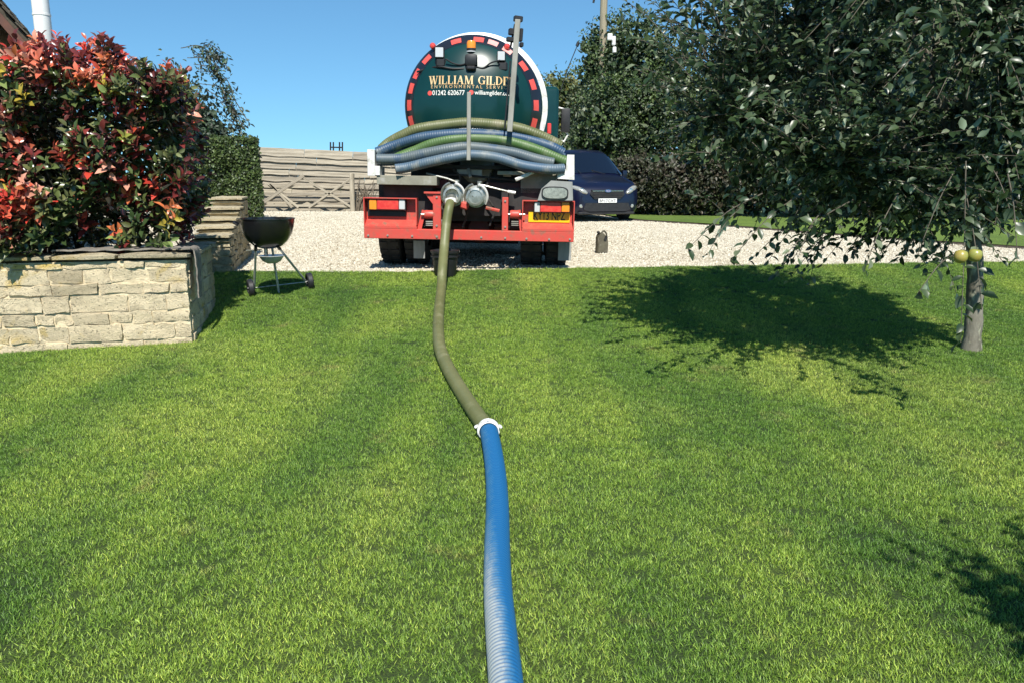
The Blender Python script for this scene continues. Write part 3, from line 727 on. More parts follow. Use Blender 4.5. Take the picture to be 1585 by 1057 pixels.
# ------------------------------------------------------------------ apple trees
def apple_tree(base, crown_c, crown_r, label, nlimb, ntwig, seed, trunk_r=.074, nown=300, apples=(), sprays=(), trunk_h=1.35):
    random.seed(seed); t = empty('apple_tree', base, label, 'tree', group=None); b = Vector(base); cc = Vector(crown_c)
    mb = MB(); top = b+Vector((-.16, .02, trunk_h))
    pts = spline([b+Vector((0, 0, -.05)), b+Vector((-.015, 0, .35)), b+Vector((-.06, .01, .8)), top], 6)
    rr = [trunk_r*(1.28 if i < 1 else 1.1 if i < 3 else 1)*(1-.25*i/len(pts))*(1+.06*math.sin(i*1.7)) for i in range(len(pts))]
    mb.tube([p-b for p in pts], rr, 16); mb.build('trunk', M['bark'], t)
    limbs = []
    for k in range(nlimb):
        for _ in range(30):
            q = Vector((random.uniform(-1, 1), random.uniform(-1, 1), random.uniform(-.6, .9)))
            if .45 < q.length < .85: break
        e = cc+Vector((q.x*crown_r[0], q.y*crown_r[1], q.z*crown_r[2])); s0 = b+Vector((0, 0, trunk_h*random.uniform(.75, 1.0)))
        mid = s0*.5+e*.5+Vector((0, 0, .25*random.random()))
        L_ = spline([s0, mid, e], 6); limbs.append(L_)
        mb = MB(); mb.tube([p-b for p in L_], [trunk_r*.5*(1-.75*i/len(L_)) for i in range(len(L_))], 7); mb.build('limb', M['bark'], t)
    lp = [p for L_ in limbs for p in L_[2:]]
    tw = MB(); Pn = []; D = []; N = []; Ls = []; Ws = []; Tn = []
    def shoot(p0, p1, droop, nl, sz=1.0):
        mid = (p0+p1)/2+Vector((0, 0, droop)); S_ = spline([p0, mid, p1], 5)
        tw.tube([p-b for p in S_], [.0045*(1-.6*i/len(S_)) for i in range(len(S_))], 5, caps=False)
        for k in range(nl):
            f = .12+.88*k/max(1, nl-1); j = min(len(S_)-2, int(f*(len(S_)-1))); pp = S_[j].lerp(S_[j+1], f*(len(S_)-1)-j) if f < 1 else S_[-1]
            ax = (S_[j+1]-S_[j]).normalized()
            rd = Vector((random.gauss(0, 1), random.gauss(0, 1), random.gauss(0, .5))).normalized()
            d = (ax*.6+rd*.9+Vector((0, 0, -.08))).normalized()
            nn = Vector((random.gauss(0, .7), random.gauss(-.2, .7), 1))
            Pn.append(pp); D.append(d); N.append(nn); l = random.uniform(.048, .088)*sz; Ls.append(l); Ws.append(l*random.uniform(.48, .62))
            c = random.choice([(.032, .058, .022), (.024, .048, .018), (.048, .078, .03), (.02, .04, .016), (.06, .09, .04), (.14, .17, .10)]); j2 = random.uniform(.75, 1.25); Tn.append([q*j2 for q in c])
    for i in range(ntwig):
        q = Vector((random.gauss(0, 1), random.gauss(0, 1), random.gauss(0, 1))).normalized()*random.uniform(.45, 1.0)**.6
        lump = 1+.42*noise.noise(Vector((q.x*2.4+seed, q.y*2.4, q.z*2.4)))
        e = cc+Vector((q.x*crown_r[0], q.y*crown_r[1], q.z*crown_r[2]))*lump
        if e.z < b.z+.62: continue
        s0 = min(random.sample(lp, min(40, len(lp))), key=lambda a: (a-e).length)
        if (s0-e).length > .55: s0 = e+(s0-e).normalized()*.55
        e = e+Vector((random.gauss(0, .08), random.gauss(0, .08), random.uniform(-.07, .12)))
        shoot(s0, e, .05, random.randint(13, 19))
    for (a_, c_, nl, sz) in sprays: shoot(Vector(a_), Vector(c_), .05, nl, sz)
    tt = tw.build('twigs', M['twig'], t); tt['kind'] = 'stuff'
    place_split(t, to_np(Pn), to_np(D), to_np(N), np.array(Ls), np.array(Ws), np.array(Tn), T8, M['appleleaf'], nown)
    if apples:
        mb = MB(); prof = [(.001, .028), (.008, .031), (.020, .036), (.033, .028), (.039, .008), (.037, -.012), (.028, -.030), (.014, -.036), (.001, -.030)]
        mb.lathe(prof, seg=16); a0 = mb.build('apple', M['apple'], t, smooth=80); first = True
        for q in apples:
            o = a0 if first else a0.copy()
            if not first: COL.objects.link(o)
            o.location = Vector(q)-b; o.rotation_euler = (random.uniform(-.3, .3), random.uniform(-.3, .3), random.random()*6); first = False
            s2 = MB(); s2.tube([(0, 0, .028), (.004, 0, .06)], .0018, 5); s2.build('stalk', M['twig'], o)
    return t
tb = G(1503, 545); tb.z = gz(tb.x, tb.y)
sp = []
for (x1, y1, x2, y2, Y, nl) in [(1180, 300, 1065, 385, 5.0, 16), (1240, 300, 1130, 405, 5.1, 15), (1320, 310, 1215, 395, 5.1, 14), (1160, 250, 1010, 245, 5.4, 15), (1180, 180, 1035, 200, 5.6, 14),
                                (1170, 90, 1070, 50, 5.5, 15), (1180, 40, 1090, -5, 5.5, 16), (1200, 130, 1090, 100, 5.6, 14), (1200, 90, 1120, 20, 5.3, 14), (1250, 200, 1150, 150, 5.0, 14), (1390, 300, 1338, 418, 4.9, 15), (1480, 260, 1420, 395, 4.8, 13), (1130, 340, 1060, 300, 5.3, 10),
                                (1495, 250, 1487, 530, 4.6, 20), (1485, 390, 1420, 455, 4.7, 12), (1560, 270, 1575, 400, 4.4, 10), (1520, 240, 1570, 345, 4.7, 12), (1495, 300, 1520, 480, 4.6, 16),
                                (1150, 320, 1095, 395, 4.9, 12), (1270, 330, 1235, 400, 5.0, 11), (1500, 100, 1580, 60, 4.4, 12), (1480, 180, 1575, 210, 4.5, 13), (1360, 60, 1440, 20, 4.3, 13), (1300, 100, 1380, 60, 4.5, 13)]:
    sp.append((P(x1, y1, Y+.3), P(x2, y2, Y), nl, 1.15))
ap = [P(1487, 398, 4.5), P(1509, 396, 4.5)]
apple_tree(tb, (2.80, 6.2, 2.45), (1.62, 1.45, 1.52), 'leafy apple tree with pale trunk and yellow-green apples, right side of the lawn', 12, 2500, 11, apples=ap, sprays=sp, trunk_h=1.25)
apple_tree((3.3, -.1, 0), (2.70, .42, 2.5), (.85, .7, .5), 'apple tree to the right of the camera, shading the lawn corner', 6, 240, 31, nown=0)

# ------------------------------------------------------------------ trees and hedges further off
def mass(name, blobs, n_, size, cols, label, cat, Y0, trunk=True, inner=.25, box=None, twigs=0, seed=1, m=None, flat=.0, clump=.35, bright=1.0):
    """blobs: (px,py,rx_px,ry_px,Y, depth_m)"""
    random.seed(seed); r_ = np.random.default_rng(seed); ctr = P(blobs[0][0], 300, blobs[0][4]); base = Vector((ctr.x, blobs[0][4], GZ))
    t = empty(name, base, label, cat)
    Pn = []; Dn = []; Ln = []; Tn = []; Nn = []
    tot = sum(b_[2]*b_[3]*b_[4]**2 for b_ in blobs)
    mbt = MB()
    for (px, py, rx, ry, Y, dep) in blobs:
        c = P(px, py, Y); ppm = F/(Y*.99); R3 = np.array([rx/ppm, dep, ry/ppm]); c = np.array(c)
        k = int(n_*rx*ry*Y**2/tot); nc = max(12, int(k/26))
        q = r_.normal(size=(nc, 3)); q = unit(q)*r_.uniform(.72, 1.04, (nc, 1))
        lump = np.array([1+.16*noise.noise(Vector((a[0]*3+px, a[1]*3, a[2]*3+py))) for a in q])[:, None]
        cen = c+q*R3*lump
        idx = r_.integers(0, nc, k); off = r_.normal(size=(k, 3))*clump*.42
        p = cen[idx]+off
        ki = int(k*inner); qi = unit(r_.normal(size=(ki, 3)))*r_.uniform(0, .85, (ki, 1)); p2 = c+qi*R3
        tint = np.array(cols)[r_.integers(0, len(cols), nc)][idx]*r_.uniform(.7, 1.3, (k, 1))
        t2 = np.array(cols)[r_.integers(0, len(cols), ki)]*.8
        Pn += [p, p2]; Tn += [tint, t2]; Ln += [r_.uniform(.7, 1.25, k)*size, np.full(ki, size*2.6)]
        out = unit(off+1e-6)+q[idx]*.8
        Nn += [out+r_.normal(size=(k, 3))*.5, r_.normal(size=(ki, 3))]; Dn += [r_.normal(size=(k, 3)), r_.normal(size=(ki, 3))]
        if trunk:
            s0 = Vector((base.x, base.y, GZ+.4)); e = Vector(c); mbt.tube([p_-base for p_ in spline([s0, (s0+e)/2+Vector((.1, 0, .2)), e], 4)], [.09-.008*i for i in range(9)], 6)
    Pn = np.concatenate(Pn); Dn = np.concatenate(Dn); Nn = np.concatenate(Nn); Ln = np.concatenate(Ln); Tn = np.concatenate(Tn)
    ok = Pn[:, 2] > GZ+.03; Pn, Dn, Nn, Ln, Tn = Pn[ok], Dn[ok], Nn[ok], Ln[ok], Tn[ok]
    me = leaf_mesh('crown', Pn-np.array(base), Dn, Nn, Ln, Ln*.6, Tn*bright, T6, m or M['farleaf']); o = link('crown', me, t); o['kind'] = 'stuff'
    if trunk:
        mbt.tube([(0, 0, -.05), (.02, 0, .8), (0, 0, 1.8)], [.17, .14, .11], 9); mbt.build('trunk', M['treebark'], t)
    return t
DK = [(.036, .064, .020), (.052, .090, .026), (.070, .110, .030), (.042, .074, .028)]
MG = [(.05, .085, .022), (.075, .115, .028), (.095, .13, .035), (.06, .09, .03)]
YG = [(.13, .14, .035), (.16, .16, .04), (.10, .12, .03)]
mass('ash_tree', [(975, 100, 62, 78, 27, 1.6), (925, 105, 30, 62, 27, .8), (1000, 190, 95, 90, 26.5, 2), (930, 210, 62, 78, 26, 1.8), (1040, 130, 38, 55, 27, 1.2), (955, 290, 90, 45, 26, 1.8)], 26000, .115, DK+MG[:2], 'tall dark green tree in front of the wooden utility pole', 'tree', 27, seed=2)
mass('hawthorn_tree', [(860, 165, 36, 50, 30, 1.5), (890, 175, 30, 60, 30, 1.5), (850, 250, 50, 60, 30, 1.5)], 7000, .12, MG+YG, 'lower yellowish green tree behind the truck cab', 'tree', 30, seed=3)
mass('field_maple', [(1130, 190, 78, 100, 25, 2), (1095, 260, 60, 70, 24.5, 1.5), (1170, 120, 70, 70, 25.5, 2)], 17000, .12, DK+MG, 'bushy green tree to the left of the apple tree, beyond the gravel', 'tree', 25, seed=4)
mass('oak_tree', [(1290, 110, 110, 120, 24, 2.5), (1250, 240, 110, 90, 23, 2), (1360, 60, 90, 90, 24, 2)], 20000, .13, DK, 'broad dark tree behind the middle of the apple tree crown', 'tree', 24, seed=5)
mass('sycamore_tree', [(1460, 110, 110, 130, 23, 2.5), (1420, 240, 110, 90, 22.5, 2), (1530, 30, 80, 90, 23, 2)], 20000, .13, DK, 'broad dark tree directly behind the apple trunk', 'tree', 23, seed=6)
mass('holly_tree', [(1600, 130, 90, 140, 22, 2.5), (1580, 250, 90, 60, 22, 2)], 14000, .13, DK, 'dark tree at the right edge of the picture', 'tree', 22, seed=8)
mass('low_hedge', [(990, 285, 60, 48, 24.5, .8), (1060, 290, 70, 45, 24, .9), (1150, 290, 80, 45, 23.5, .9), (1250, 290, 80, 42, 23, .9), (1350, 292, 80, 42, 22.5, .9), (1450, 292, 80, 42, 22, .9), (1560, 292, 80, 42, 21.5, .9)], 26000, .10,
     [(.055, .05, .03), (.045, .055, .025), (.07, .055, .035), (.04, .045, .02)], 'low brownish green hedge along the far edge of the turf', 'hedge', 24, trunk=False, seed=9, inner=.5)
mass('conifer_tree', [(305, 178, 26, 34, 21, 1.0), (270, 140, 32, 28, 21.3, 1), (332, 205, 22, 22, 20.8, .8), (295, 205, 42, 46, 21, 1)], 2600, .11, [(.04, .065, .04), (.05, .08, .045), (.035, .055, .03)], 'dark evergreen tree with drooping shoots behind the red shrub', 'tree', 21, seed=10, clump=.5)
# drooping shoots of the evergreen
ct = [o for o in COL.objects if o.name.startswith('conifer_tree')][0]
Pn = []; D = []; N = []; L = []; Tn = []; tw = MB(); random.seed(4)
for (x1, y1, x2, y2, x3, y3) in [(300, 85, 335, 84, 354, 108), (310, 100, 340, 120, 350, 165), (300, 90, 322, 80, 338, 100), (330, 130, 355, 150, 362, 195), (310, 75, 326, 70, 345, 84), (310, 130, 350, 140, 385, 190), (330, 150, 362, 172, 378, 200), (310, 110, 345, 118, 362, 145), (280, 75, 310, 72, 340, 95), (330, 170, 360, 190, 372, 208), (300, 100, 330, 105, 342, 125), (320, 140, 352, 158, 366, 180), (290, 90, 318, 92, 338, 115)]:
    S_ = spline([P(x1, y1, 21), P(x2, y2, 20.8), P(x3, y3, 20.7)], 12); tw.tube([p-ct.location for p in S_], .012, 4, caps=False)
    for p in S_[6:]:
        for _ in range(3):
            Pn.append(p+Vector((random.gauss(0, .06), random.gauss(0, .1), random.gauss(-.05, .06)))); D.append(Vector((random.gauss(.4, .6), random.gauss(0, .6), random.gauss(-.5, .5)))); N.append(Vector((random.gauss(0, .5), random.gauss(0, .5), 1))); L.append(random.uniform(.09, .16)); Tn.append([q*random.uniform(.7, 1.3) for q in (.06, .09, .05)])
tw.build('shoots', M['twig'], ct)
o = link('drooping_foliage', leaf_mesh('drooping_foliage', to_np(Pn)-np.array(ct.location), to_np(D), to_np(N), np.array(L), np.array(L)*.4, np.array(Tn), T6, M['farleaf']), ct); o['kind'] = 'stuff'
# clipped hedge
hb = P(347, 340, 19.6); x0h, x1h = P(272, 300, 19.6).x, P(405, 300, 19.6).x; zt = P(350, 212, 19.6).z
hd = empty('clipped_hedge', (x1h, 19.6, GZ), 'neatly clipped square green hedge between the red shrub and the board fence', 'hedge')
r_ = np.random.default_rng(12); k = 15000; q = r_.uniform(0, 1, (k, 3)); fsel = r_.uniform(0, 1, k)
X = x0h+q[:, 0]*(x1h-x0h); Yh = 19.6+q[:, 1]*2.6; Z = GZ+.05+q[:, 2]*(zt-GZ-.05); e = np.abs(r_.normal(0, .06, k))
fr = fsel < .55; Yh[fr] = 19.6+e[fr]; rt = (fsel >= .55) & (fsel < .72); X[rt] = x1h-e[rt]; tp = (fsel >= .72) & (fsel < .88); Z[tp] = zt-e[tp]
bump_ = np.array([noise.noise(Vector((a*2.2, b_*2.2, c_*2.2))) for a, b_, c_ in zip(X, Yh, Z)])
Yh -= bump_*.16; X += bump_*.10; Z += bump_*.08*(Z > zt-.3)
nr = np.stack([r_.normal(0, .6, k)+rt*1., -1.*fr+r_.normal(0, .6, k), tp*1.+r_.normal(.3, .6, k)], 1)
cols = np.array([(.05, .085, .022), (.07, .115, .03), (.038, .065, .02), (.09, .13, .035)])[r_.integers(0, 4, k)]*r_.uniform(.7, 1.3, (k, 1))
Lh = r_.uniform(.05, .09, k)
o = link('foliage', leaf_mesh('foliage', np.stack([X, Yh, Z], 1)-np.array(hd.location), r_.normal(size=(k, 3)), nr, Lh, Lh*.75, cols, T6, M['farleaf']), hd); o['kind'] = 'stuff'
mb = MB(); mb.bx(-(x1h-x0h)+.2, -.2, .2, 2.4, 0, zt-GZ-.25); mb.build('stems', M['liner'], hd); hd.rotation_euler.z = R(19)

# ------------------------------------------------------------------ board fence, field gate, clutter
FY = 28.3
fl = P(365, 228, FY); fr_ = P(640, 241, FY); rz = math.atan2(0, 1)
fe = empty('board_fence', (fl.x, FY, GZ), 'tall weathered fence of overlapping wavy-edged horizontal boards', 'fence')
random.seed(9); Wf = fr_.x-fl.x; Htop = fl.z-GZ; drop = fl.z-fr_.z
nb = 10; hb_ = Htop/nb
def board_mesh(w_, h_, th_, seed):
    n_ = 14; vs = []; fs = []
    for i in range(n_+1):
        x = -w_/2+w_*i/n_; zt_ = h_/2+.012*noise.noise(Vector((x*2+seed, 1, 0))); zb_ = -h_/2-.055*noise.noise(Vector((x*1.6+seed*3, 7, 0)))-.01
        vs += [(x, -th_*2.1, zb_), (x, -th_*.1, zt_), (x, th_*.3, zt_), (x, -th_*1.3, zb_)]
    for i in range(n_):
        a = i*4
        for j in range(4): fs.append([a+j, a+(j+1) % 4, a+4+(j+1) % 4, a+4+j])
    fs += [[0, 1, 2, 3], [n_*4+3, n_*4+2, n_*4+1, n_*4]]
    me = bpy.data.meshes.new('board'); me.from_pydata(vs, [], fs); me.materials.append(M['board']); return me
slope = -math.atan2(drop, Wf)
k = 0
for r in range(nb):
    x = -.5+random.uniform(0, 1)
    x = 0
    while x < Wf-.1:
        wd = min(random.uniform(1.7, 2.9), Wf-x)
        z = hb_*(r+.5)-drop*(x+wd/2)/Wf*(r+1)/nb
        me = board_mesh(wd-.01, hb_+.045, .045, k)
        link('board', me, fe, (x+wd/2, -.05*(1-r % 2*.3)-random.random()*.012, z+.01), (0, math.atan2(drop*(r+1)/nb, Wf)+random.uniform(-.006, .006), 0)); x += wd; k += 1
mb = MB()
for i in range(5): x = Wf*i/4; mb.bx(x-.06, x+.06, .02, .14, -.2, Htop-drop*i/4-.06)
mb.build('posts', M['treebark'], fe)
# field gate
GY = 27.6; ppm = F/(GY*.985)
gt = empty('field_gate', (P(470, 325, GY).x, GY, GZ), 'old five-bar wooden field gate with diagonal braces leaning in front of the board fence', 'gate')
def gp(px, py, dy=0): q = P(px, py, GY+dy); return Vector((q.x-gt.location.x, dy, q.z-GZ))
def bar(a, b_, th_, name, par, m='board', dep=.05):
    a, b_ = Vector(a), Vector(b_); L_ = (b_-a).length; an = math.atan2(b_.z-a.z, b_.x-a.x)
    mb = MB(); mb.box((0, 0, 0), (L_, dep, th_), bev=.006); return mb.build(name, M[m], par, loc=(a+b_)/2, rot=(0, -an, 0), smooth=0)
for y in (278, 291, 302, 311, 320): bar(gp(402, y-2), gp(546, y), .085, 'rail', gt)
bar(gp(396, 322, -.06), gp(470, 272, -.06), .12, 'brace', gt)
for a, b_ in (((470, 276), (545, 322)), ((545, 276), (478, 322)), ((415, 284), (462, 322)), ((452, 322), (418, 285))): bar(gp(*a, -.05), gp(*b_, -.05), .075, 'brace', gt)
bar(gp(546, 328), gp(544.5, 269), .15, 'gate_post', gt, dep=.15)
bar(gp(402, 326), gp(402, 274), .1, 'stile', gt, dep=.08)
# dead branches leaning on the fence
db = empty('branch_pile', (P(560, 322, 27.9).x, 27.9, GZ), 'tangle of dead branches leaning on the fence beside the gate post', 'branches'); random.seed(14)
mb = MB()
for i in range(24):
    a = Vector((random.uniform(-.28, .35), random.uniform(-.2, .1), 0)); e = a+Vector((random.uniform(-.35, .4), .2, random.uniform(.5, 1.25)))
    mb.tube(spline([a, (a+e)/2+Vector((random.gauss(0, .12), 0, .05)), e], 4), [.022-.0017*j for j in range(9)], 5)
mb.build('branches', M['deadwood'], db)['kind'] = 'stuff'
# metal uprights poking above the fence
br = empty('metal_frame', (P(521, 236, 29.2).x, 29.2, GZ), 'dark metal frame with four prongs sticking up behind the board fence', 'metal frame')
def bp(px, py): q = P(px, py, 29.2); return Vector((q.x-br.location.x, 0, q.z-GZ))
for px in (511.5, 516, 525.5, 530): mb = MB(); mb.tube([bp(px, 262), bp(px, 220.5)], .03, 6); mb.build('prong', M['chassis'], br)
mb = MB(); mb.tube([bp(511, 228.5), bp(530.5, 229)], .025, 6); mb.tube([bp(516, 300), bp(516, 250)], .05, 6); mb.tube([bp(525.5, 325), bp(525.5, 250)], .05, 6); mb.build('crossbar', M['chassis'], br)

# ------------------------------------------------------------------ utility pole
up = empty('utility_pole', (P(935, 300, 26.4).x, 26.4, GZ), 'tall wooden utility pole with white equipment box rising from behind the trees', 'utility pole')
def u_(px, py, dy=0): q = P(px, py, 26.4+dy); return Vector((q.x-up.location.x, dy, q.z-GZ))
zz = u_(935, -60).z; xb = u_(933.5, 50).x
mb = MB(); mb.tube([(xb, 0, -.3), (xb, 0, 6), (xb+.02, 0, zz+1)], [.135, .12, .10], 14); mb.build('pole', M['polewood'], up)
mb = MB()
for a in ((944, 58, 7, 9), (950, 64, 5, 12), (951, 78, 5, 8)): c = u_(a[0], a[1], -2.0); mb.box(c, (a[2]/39.*.85, .12, a[3]/39.*.85), bev=.02)
mb.build('equipment_box', M['white'], up)
mb = MB(); a, b_ = u_(919.5, -2, -.2), u_(918, 8, -.2); mb.tube([(xb, 0, zz+.6), u_(921, -8, -.2)], .012, 5); mb.tube([u_(921, -8, -.2), u_(918.5, 5, -.2)], .035, 6); mb.build('insulator', M['black'], up)
mb = MB(); mb.tube([u_(895.5, 66, -.2), u_(893, 72, -.2)], .055, 6); mb.tube([u_(923, 0, -.2), u_(895.5, 66, -.2)], .002, 3) if False else None
mb.tube([u_(894, 70, -.2), u_(880, 104, -.2), u_(868, 140, -.2)], .016, 5); mb.build('stay_wire', M['black'], up)

# ------------------------------------------------------------------ house with stone tiled roof, flue
HY = 11.0; ev = P(64, 84, HY)     # eaves corner nearest the camera
hs = empty('house', (ev.x, HY, GZ), 'house corner with mossy stone tiled roof at the top left edge', 'house', rz=R(24))
pitch = math.atan2(P(64, 84, HY).z-P(4, 8, HY).z, P(64, 84, HY).x-P(4, 8, HY).x); pitch = abs(pitch); he = ev.z-GZ
sl_ = 3.9; wallm = mat('house_wall_stone', (.42, .34, .22), (.3, .24, .16), 4, .9, bump=.02, bscale=14)
rx_, rz_ = -math.cos(pitch)*sl_, math.sin(pitch)*sl_
mb = MB(); mb.prism([(-.25, he-.35), (-.25, 0), (2*rx_+.25, 0), (2*rx_+.25, he-.35), (rx_, he+rz_-.25)], .22, 7.5); mb.build('wall', wallm, hs)
mb = MB()
n_ = Vector((math.sin(pitch), 0, math.cos(pitch)))
for s_ in (1, -1):
    c = Vector((rx_+s_*(-rx_/2), 3.8, he+rz_/2-.05)); mb.box(c, (sl_, 7.6, .05), (0, s_*pitch, 0))
mb.build('roof_deck', M['treebark'], hs)
mb = MB(); mb.box(Vector((rx_/2, .03, he+rz_/2-.13)), (sl_, .05, .16), (0, pitch, 0), bev=.004); mb.build('barge_board', mat('brown_barge_board', (.13, .05, .03), (.08, .035, .025), 6, .7), hs)
random.seed(8); tms = []
for i in range(6):
    bm = rough_box(.34, .27+.03*(i % 3), .028, 1, .006, 900+i, .006); me = bpy.data.meshes.new('roof_tile'); bmesh.ops.recalc_face_normals(bm, faces=list(bm.faces)); bm.to_mesh(me); bm.free(); me.materials.append(M['tile']); tms.append(me)
for r in range(17):
    y = -.06+random.uniform(-.03, .02)
    for c_ in range(13):
        me = random.choice(tms); s0 = .06+r*.225; ctr = Vector((-math.cos(pitch)*s0, y+.15, he+math.sin(pitch)*s0))+n_*(.02+random.uniform(0, .012))
        link('roof_tile', me, hs, ctr, (random.uniform(-.03, .03), pitch-.09, random.uniform(-.04, .04))); y += .295+random.uniform(-.01, .01)
# white flue
fb = P(72, 88, 10.4)
fo = empty('flue_pipe', (fb.x, 10.4, GZ), 'white metal flue pipe rising beside the house roof', 'flue pipe')
zt_ = 5.6
mb = MB(); zl = fb.z-GZ-.45; mb.tube([(-.8, .95, zl-.12), (-.25, .3, zl-.10), (-.08, .08, zl), (0, 0, zl+.2), (0, 0, fb.z-GZ+.62), (0, 0, zt_)], .10, 24); mb.build('pipe', M['flue'], fo)
for zq in (fb.z-GZ+.05, fb.z-GZ+.1, fb.z-GZ+.50):
    mb = MB(); mb.lathe([(.10, -.012), (.106, -.012), (.106, .012), (.10, .012)], (0, 0, zq), seg=24); mb.build('joint_band', M['flue'], fo)
mb = MB(); mb.lathe([(.10, zt_-.02), (.16, zt_+.05), (.16, zt_+.2), (.02, zt_+.28), (.001, zt_+.28)], seg=24); mb.build('cowl', M['flue'], fo)

# ------------------------------------------------------------------ tanker truck
TRX = Matrix.Translation((-.515, 9.25, GZ)) @ Euler((0, R(1.0), R(-1.6))).to_matrix().to_4x4(); TRI = TRX.inverted()
tk = empty('tanker_truck', TRX.translation, 'green and red vacuum tanker lorry with hoses across its back, parked on the gravel', 'tanker truck')
tk.rotation_euler = (0, R(1.0), R(-1.6))
def T(px, py, yl):
    o = TRI @ C0; d = TRI.to_3x3() @ ray(px, py); return o+d*((yl-o.y)/d.y)
def part(mb, name, m, parent=tk, **k): return mb.build(name, M[m], parent, **k)
def tbox(mb, x0, y0, x1, y1, yl, dep, bev=.004, back=True):   # a box whose rear face covers these photo pixels
    a, b_ = T(x0, y0, yl), T(x1, y1, yl); xm, zm = (T(x0, (y0+y1)/2, yl).x+0, 0)
    xa, xb_ = T(x0, (y0+y1)/2, yl).x, T(x1, (y0+y1)/2, yl).x; za, zb_ = T((x0+x1)/2, y0, yl).z, T((x0+x1)/2, y1, yl).z
    return mb.bx(xa, xb_, yl, yl+dep, zb_, za, bev=bev)
# rear bumper: two recessed light boxes and the lower beam
bumper = MB()
zlo, zmid = T(727, 372.5, 0).z, T(727, 357, 0).z; xL, xR = T(563, 340, 0).x, T(889, 340, 0).x
zf0 = T(600, 349, 0).z
bumper.bx(xL, xR, 0, .10, zlo, zmid, bev=.006)
bm_ = part(bumper, 'bumper_beam', 'red')
def lightbox(xa, xb_, name):
    mb = MB(); z0, z1, zs, zsb = zmid+.001, T(727, 309, 0).z, T(727, 343.5, 0).z, T(727, 353, 0).z
    mb.bx(xa, xb_, .0, .10, z0, zsb, bev=.002)                                              # lower face
    mb.add([(xa, .0, zsb), (xb_, .0, zsb), (xb_, .13, zs), (xa, .13, zs)], [[0, 1, 2, 3]])  # sloping shelf
    mb.bx(xa+.008, xb_-.008, .135, .15, zs-.05, z1-.005)                                     # back plate
    e = .011
    mb.bx(xa, xa+e, .0, .15, zs-.06, z1); mb.bx(xb_-e, xb_, .0, .15, zs-.06, z1); mb.bx(xa+e+.001, xb_-e-.001, .0, .15, z1-e, z1)
    return part(mb, name, 'red', smooth=0)
xli, xri = T(645, 340, 0).x, T(808, 340, 0).x
lightbox(xL, xli, 'light_box'); lightbox(xri, xR, 'light_box')
# light clusters
def cluster(pieces, y0, y1):
    body = MB(); tbox(body, pieces[0][0]-1, y0-1, pieces[-1][1]+1, y1+1, .035, .085, .003); o = part(body, 'tail_light', 'black')
    for (a, c_, mm_) in pieces: mb = MB(); tbox(mb, a+.4, y0, c_-.4, y1, .02, .04, .005); mb.build('lens', M[mm_], o)
cluster([(571, 583, 'amber'), (583, 617, 'lens'), (617, 627, 'clear')], 309.5, 325)
cluster([(827, 836, 'clear'), (836, 869, 'lens'), (869, 882, 'amber')], 313.5, 329)
mb = MB(); tbox(mb, 569, 327, 628, 335.5, .10, .03, .002); part(mb, 'dark_plate', 'black')
# number plate and lettering
def text_obj(s, name, m, parent, width, height, org, rot=(PI/2, 0, 0), bold=.0, surf=None, ext=.002):
    cu = bpy.data.curves.new('t', 'FONT'); cu.body = s; cu.offset = bold; cu.resolution_u = 3
    ob = bpy.data.objects.new('t', cu); COL.objects.link(ob); dg = bpy.context.evaluated_depsgraph_get(); dg.update()
    me = bpy.data.meshes.new_from_object(ob.evaluated_get(dg)); bpy.data.objects.remove(ob); bpy.data.curves.remove(cu)
    co_ = np.array([v.co[:] for v in me.vertices]); mn = co_.min(0); mx = co_.max(0)
    sx_, sy_ = width/(mx[0]-mn[0]), height/(mx[1]-mn[1])
    for v in me.vertices:
        x, y = (v.co.x-mn[0])*sx_, (v.co.y-mn[1])*sy_
        if surf: q = surf(org[0]+x, org[2]+y); v.co = q
        else: v.co = Vector((x, y, 0))
    me.materials.clear(); me.materials.append(m); me.name = name
    if surf: return link(name, me, parent)
    return link(name, me, parent, org, rot)
mb = MB(); tbox(mb, 818, 328, 882, 345, .11, .02, .002); npl = part(mb, 'number_plate', 'yellow')
a = T(826, 341, .108); a2 = T(875, 328.5, .108)
text_obj('KY13 NPZ', 'plate_text', M['btext'], npl, a2.x-a.x, a2.z-a.z, (a.x, .1075, a.z), bold=.012)
bm0 = MB(); bm0.lathe([(.001, -.012), (.012, -.011), (.013, 0)], (0, 0, 0), (0, 1, 0), 8); b0 = part(bm0, 'bolt', 'galv'); first = True
for px, py in ((570, 365), (600, 365), (638, 366), (676, 367), (745, 368), (782, 369), (815, 370), (850, 371), (882, 371), (676, 306), (676, 350), (782, 312), (782, 352)):
    o = b0 if first else b0.copy()
    if not first: COL.objects.link(o)
    o.location = T(px, py, -.001 if py > 360 else .019); first = False
mb = MB()
for pts in (((700, 262), (712, 275), (708, 300), (722, 330), (716, 352)), ((760, 268), (752, 300), (765, 325), (758, 350)), ((655, 280), (662, 300), (656, 325)), ((812, 290), (806, 310), (812, 335)), ((640, 275), (700, 271), (760, 276), (810, 281))):
    mb.tube(spline([T(x, y, .18) for x, y in pts], 5), .013, 7)
part(mb, 'pipework', 'rubber')
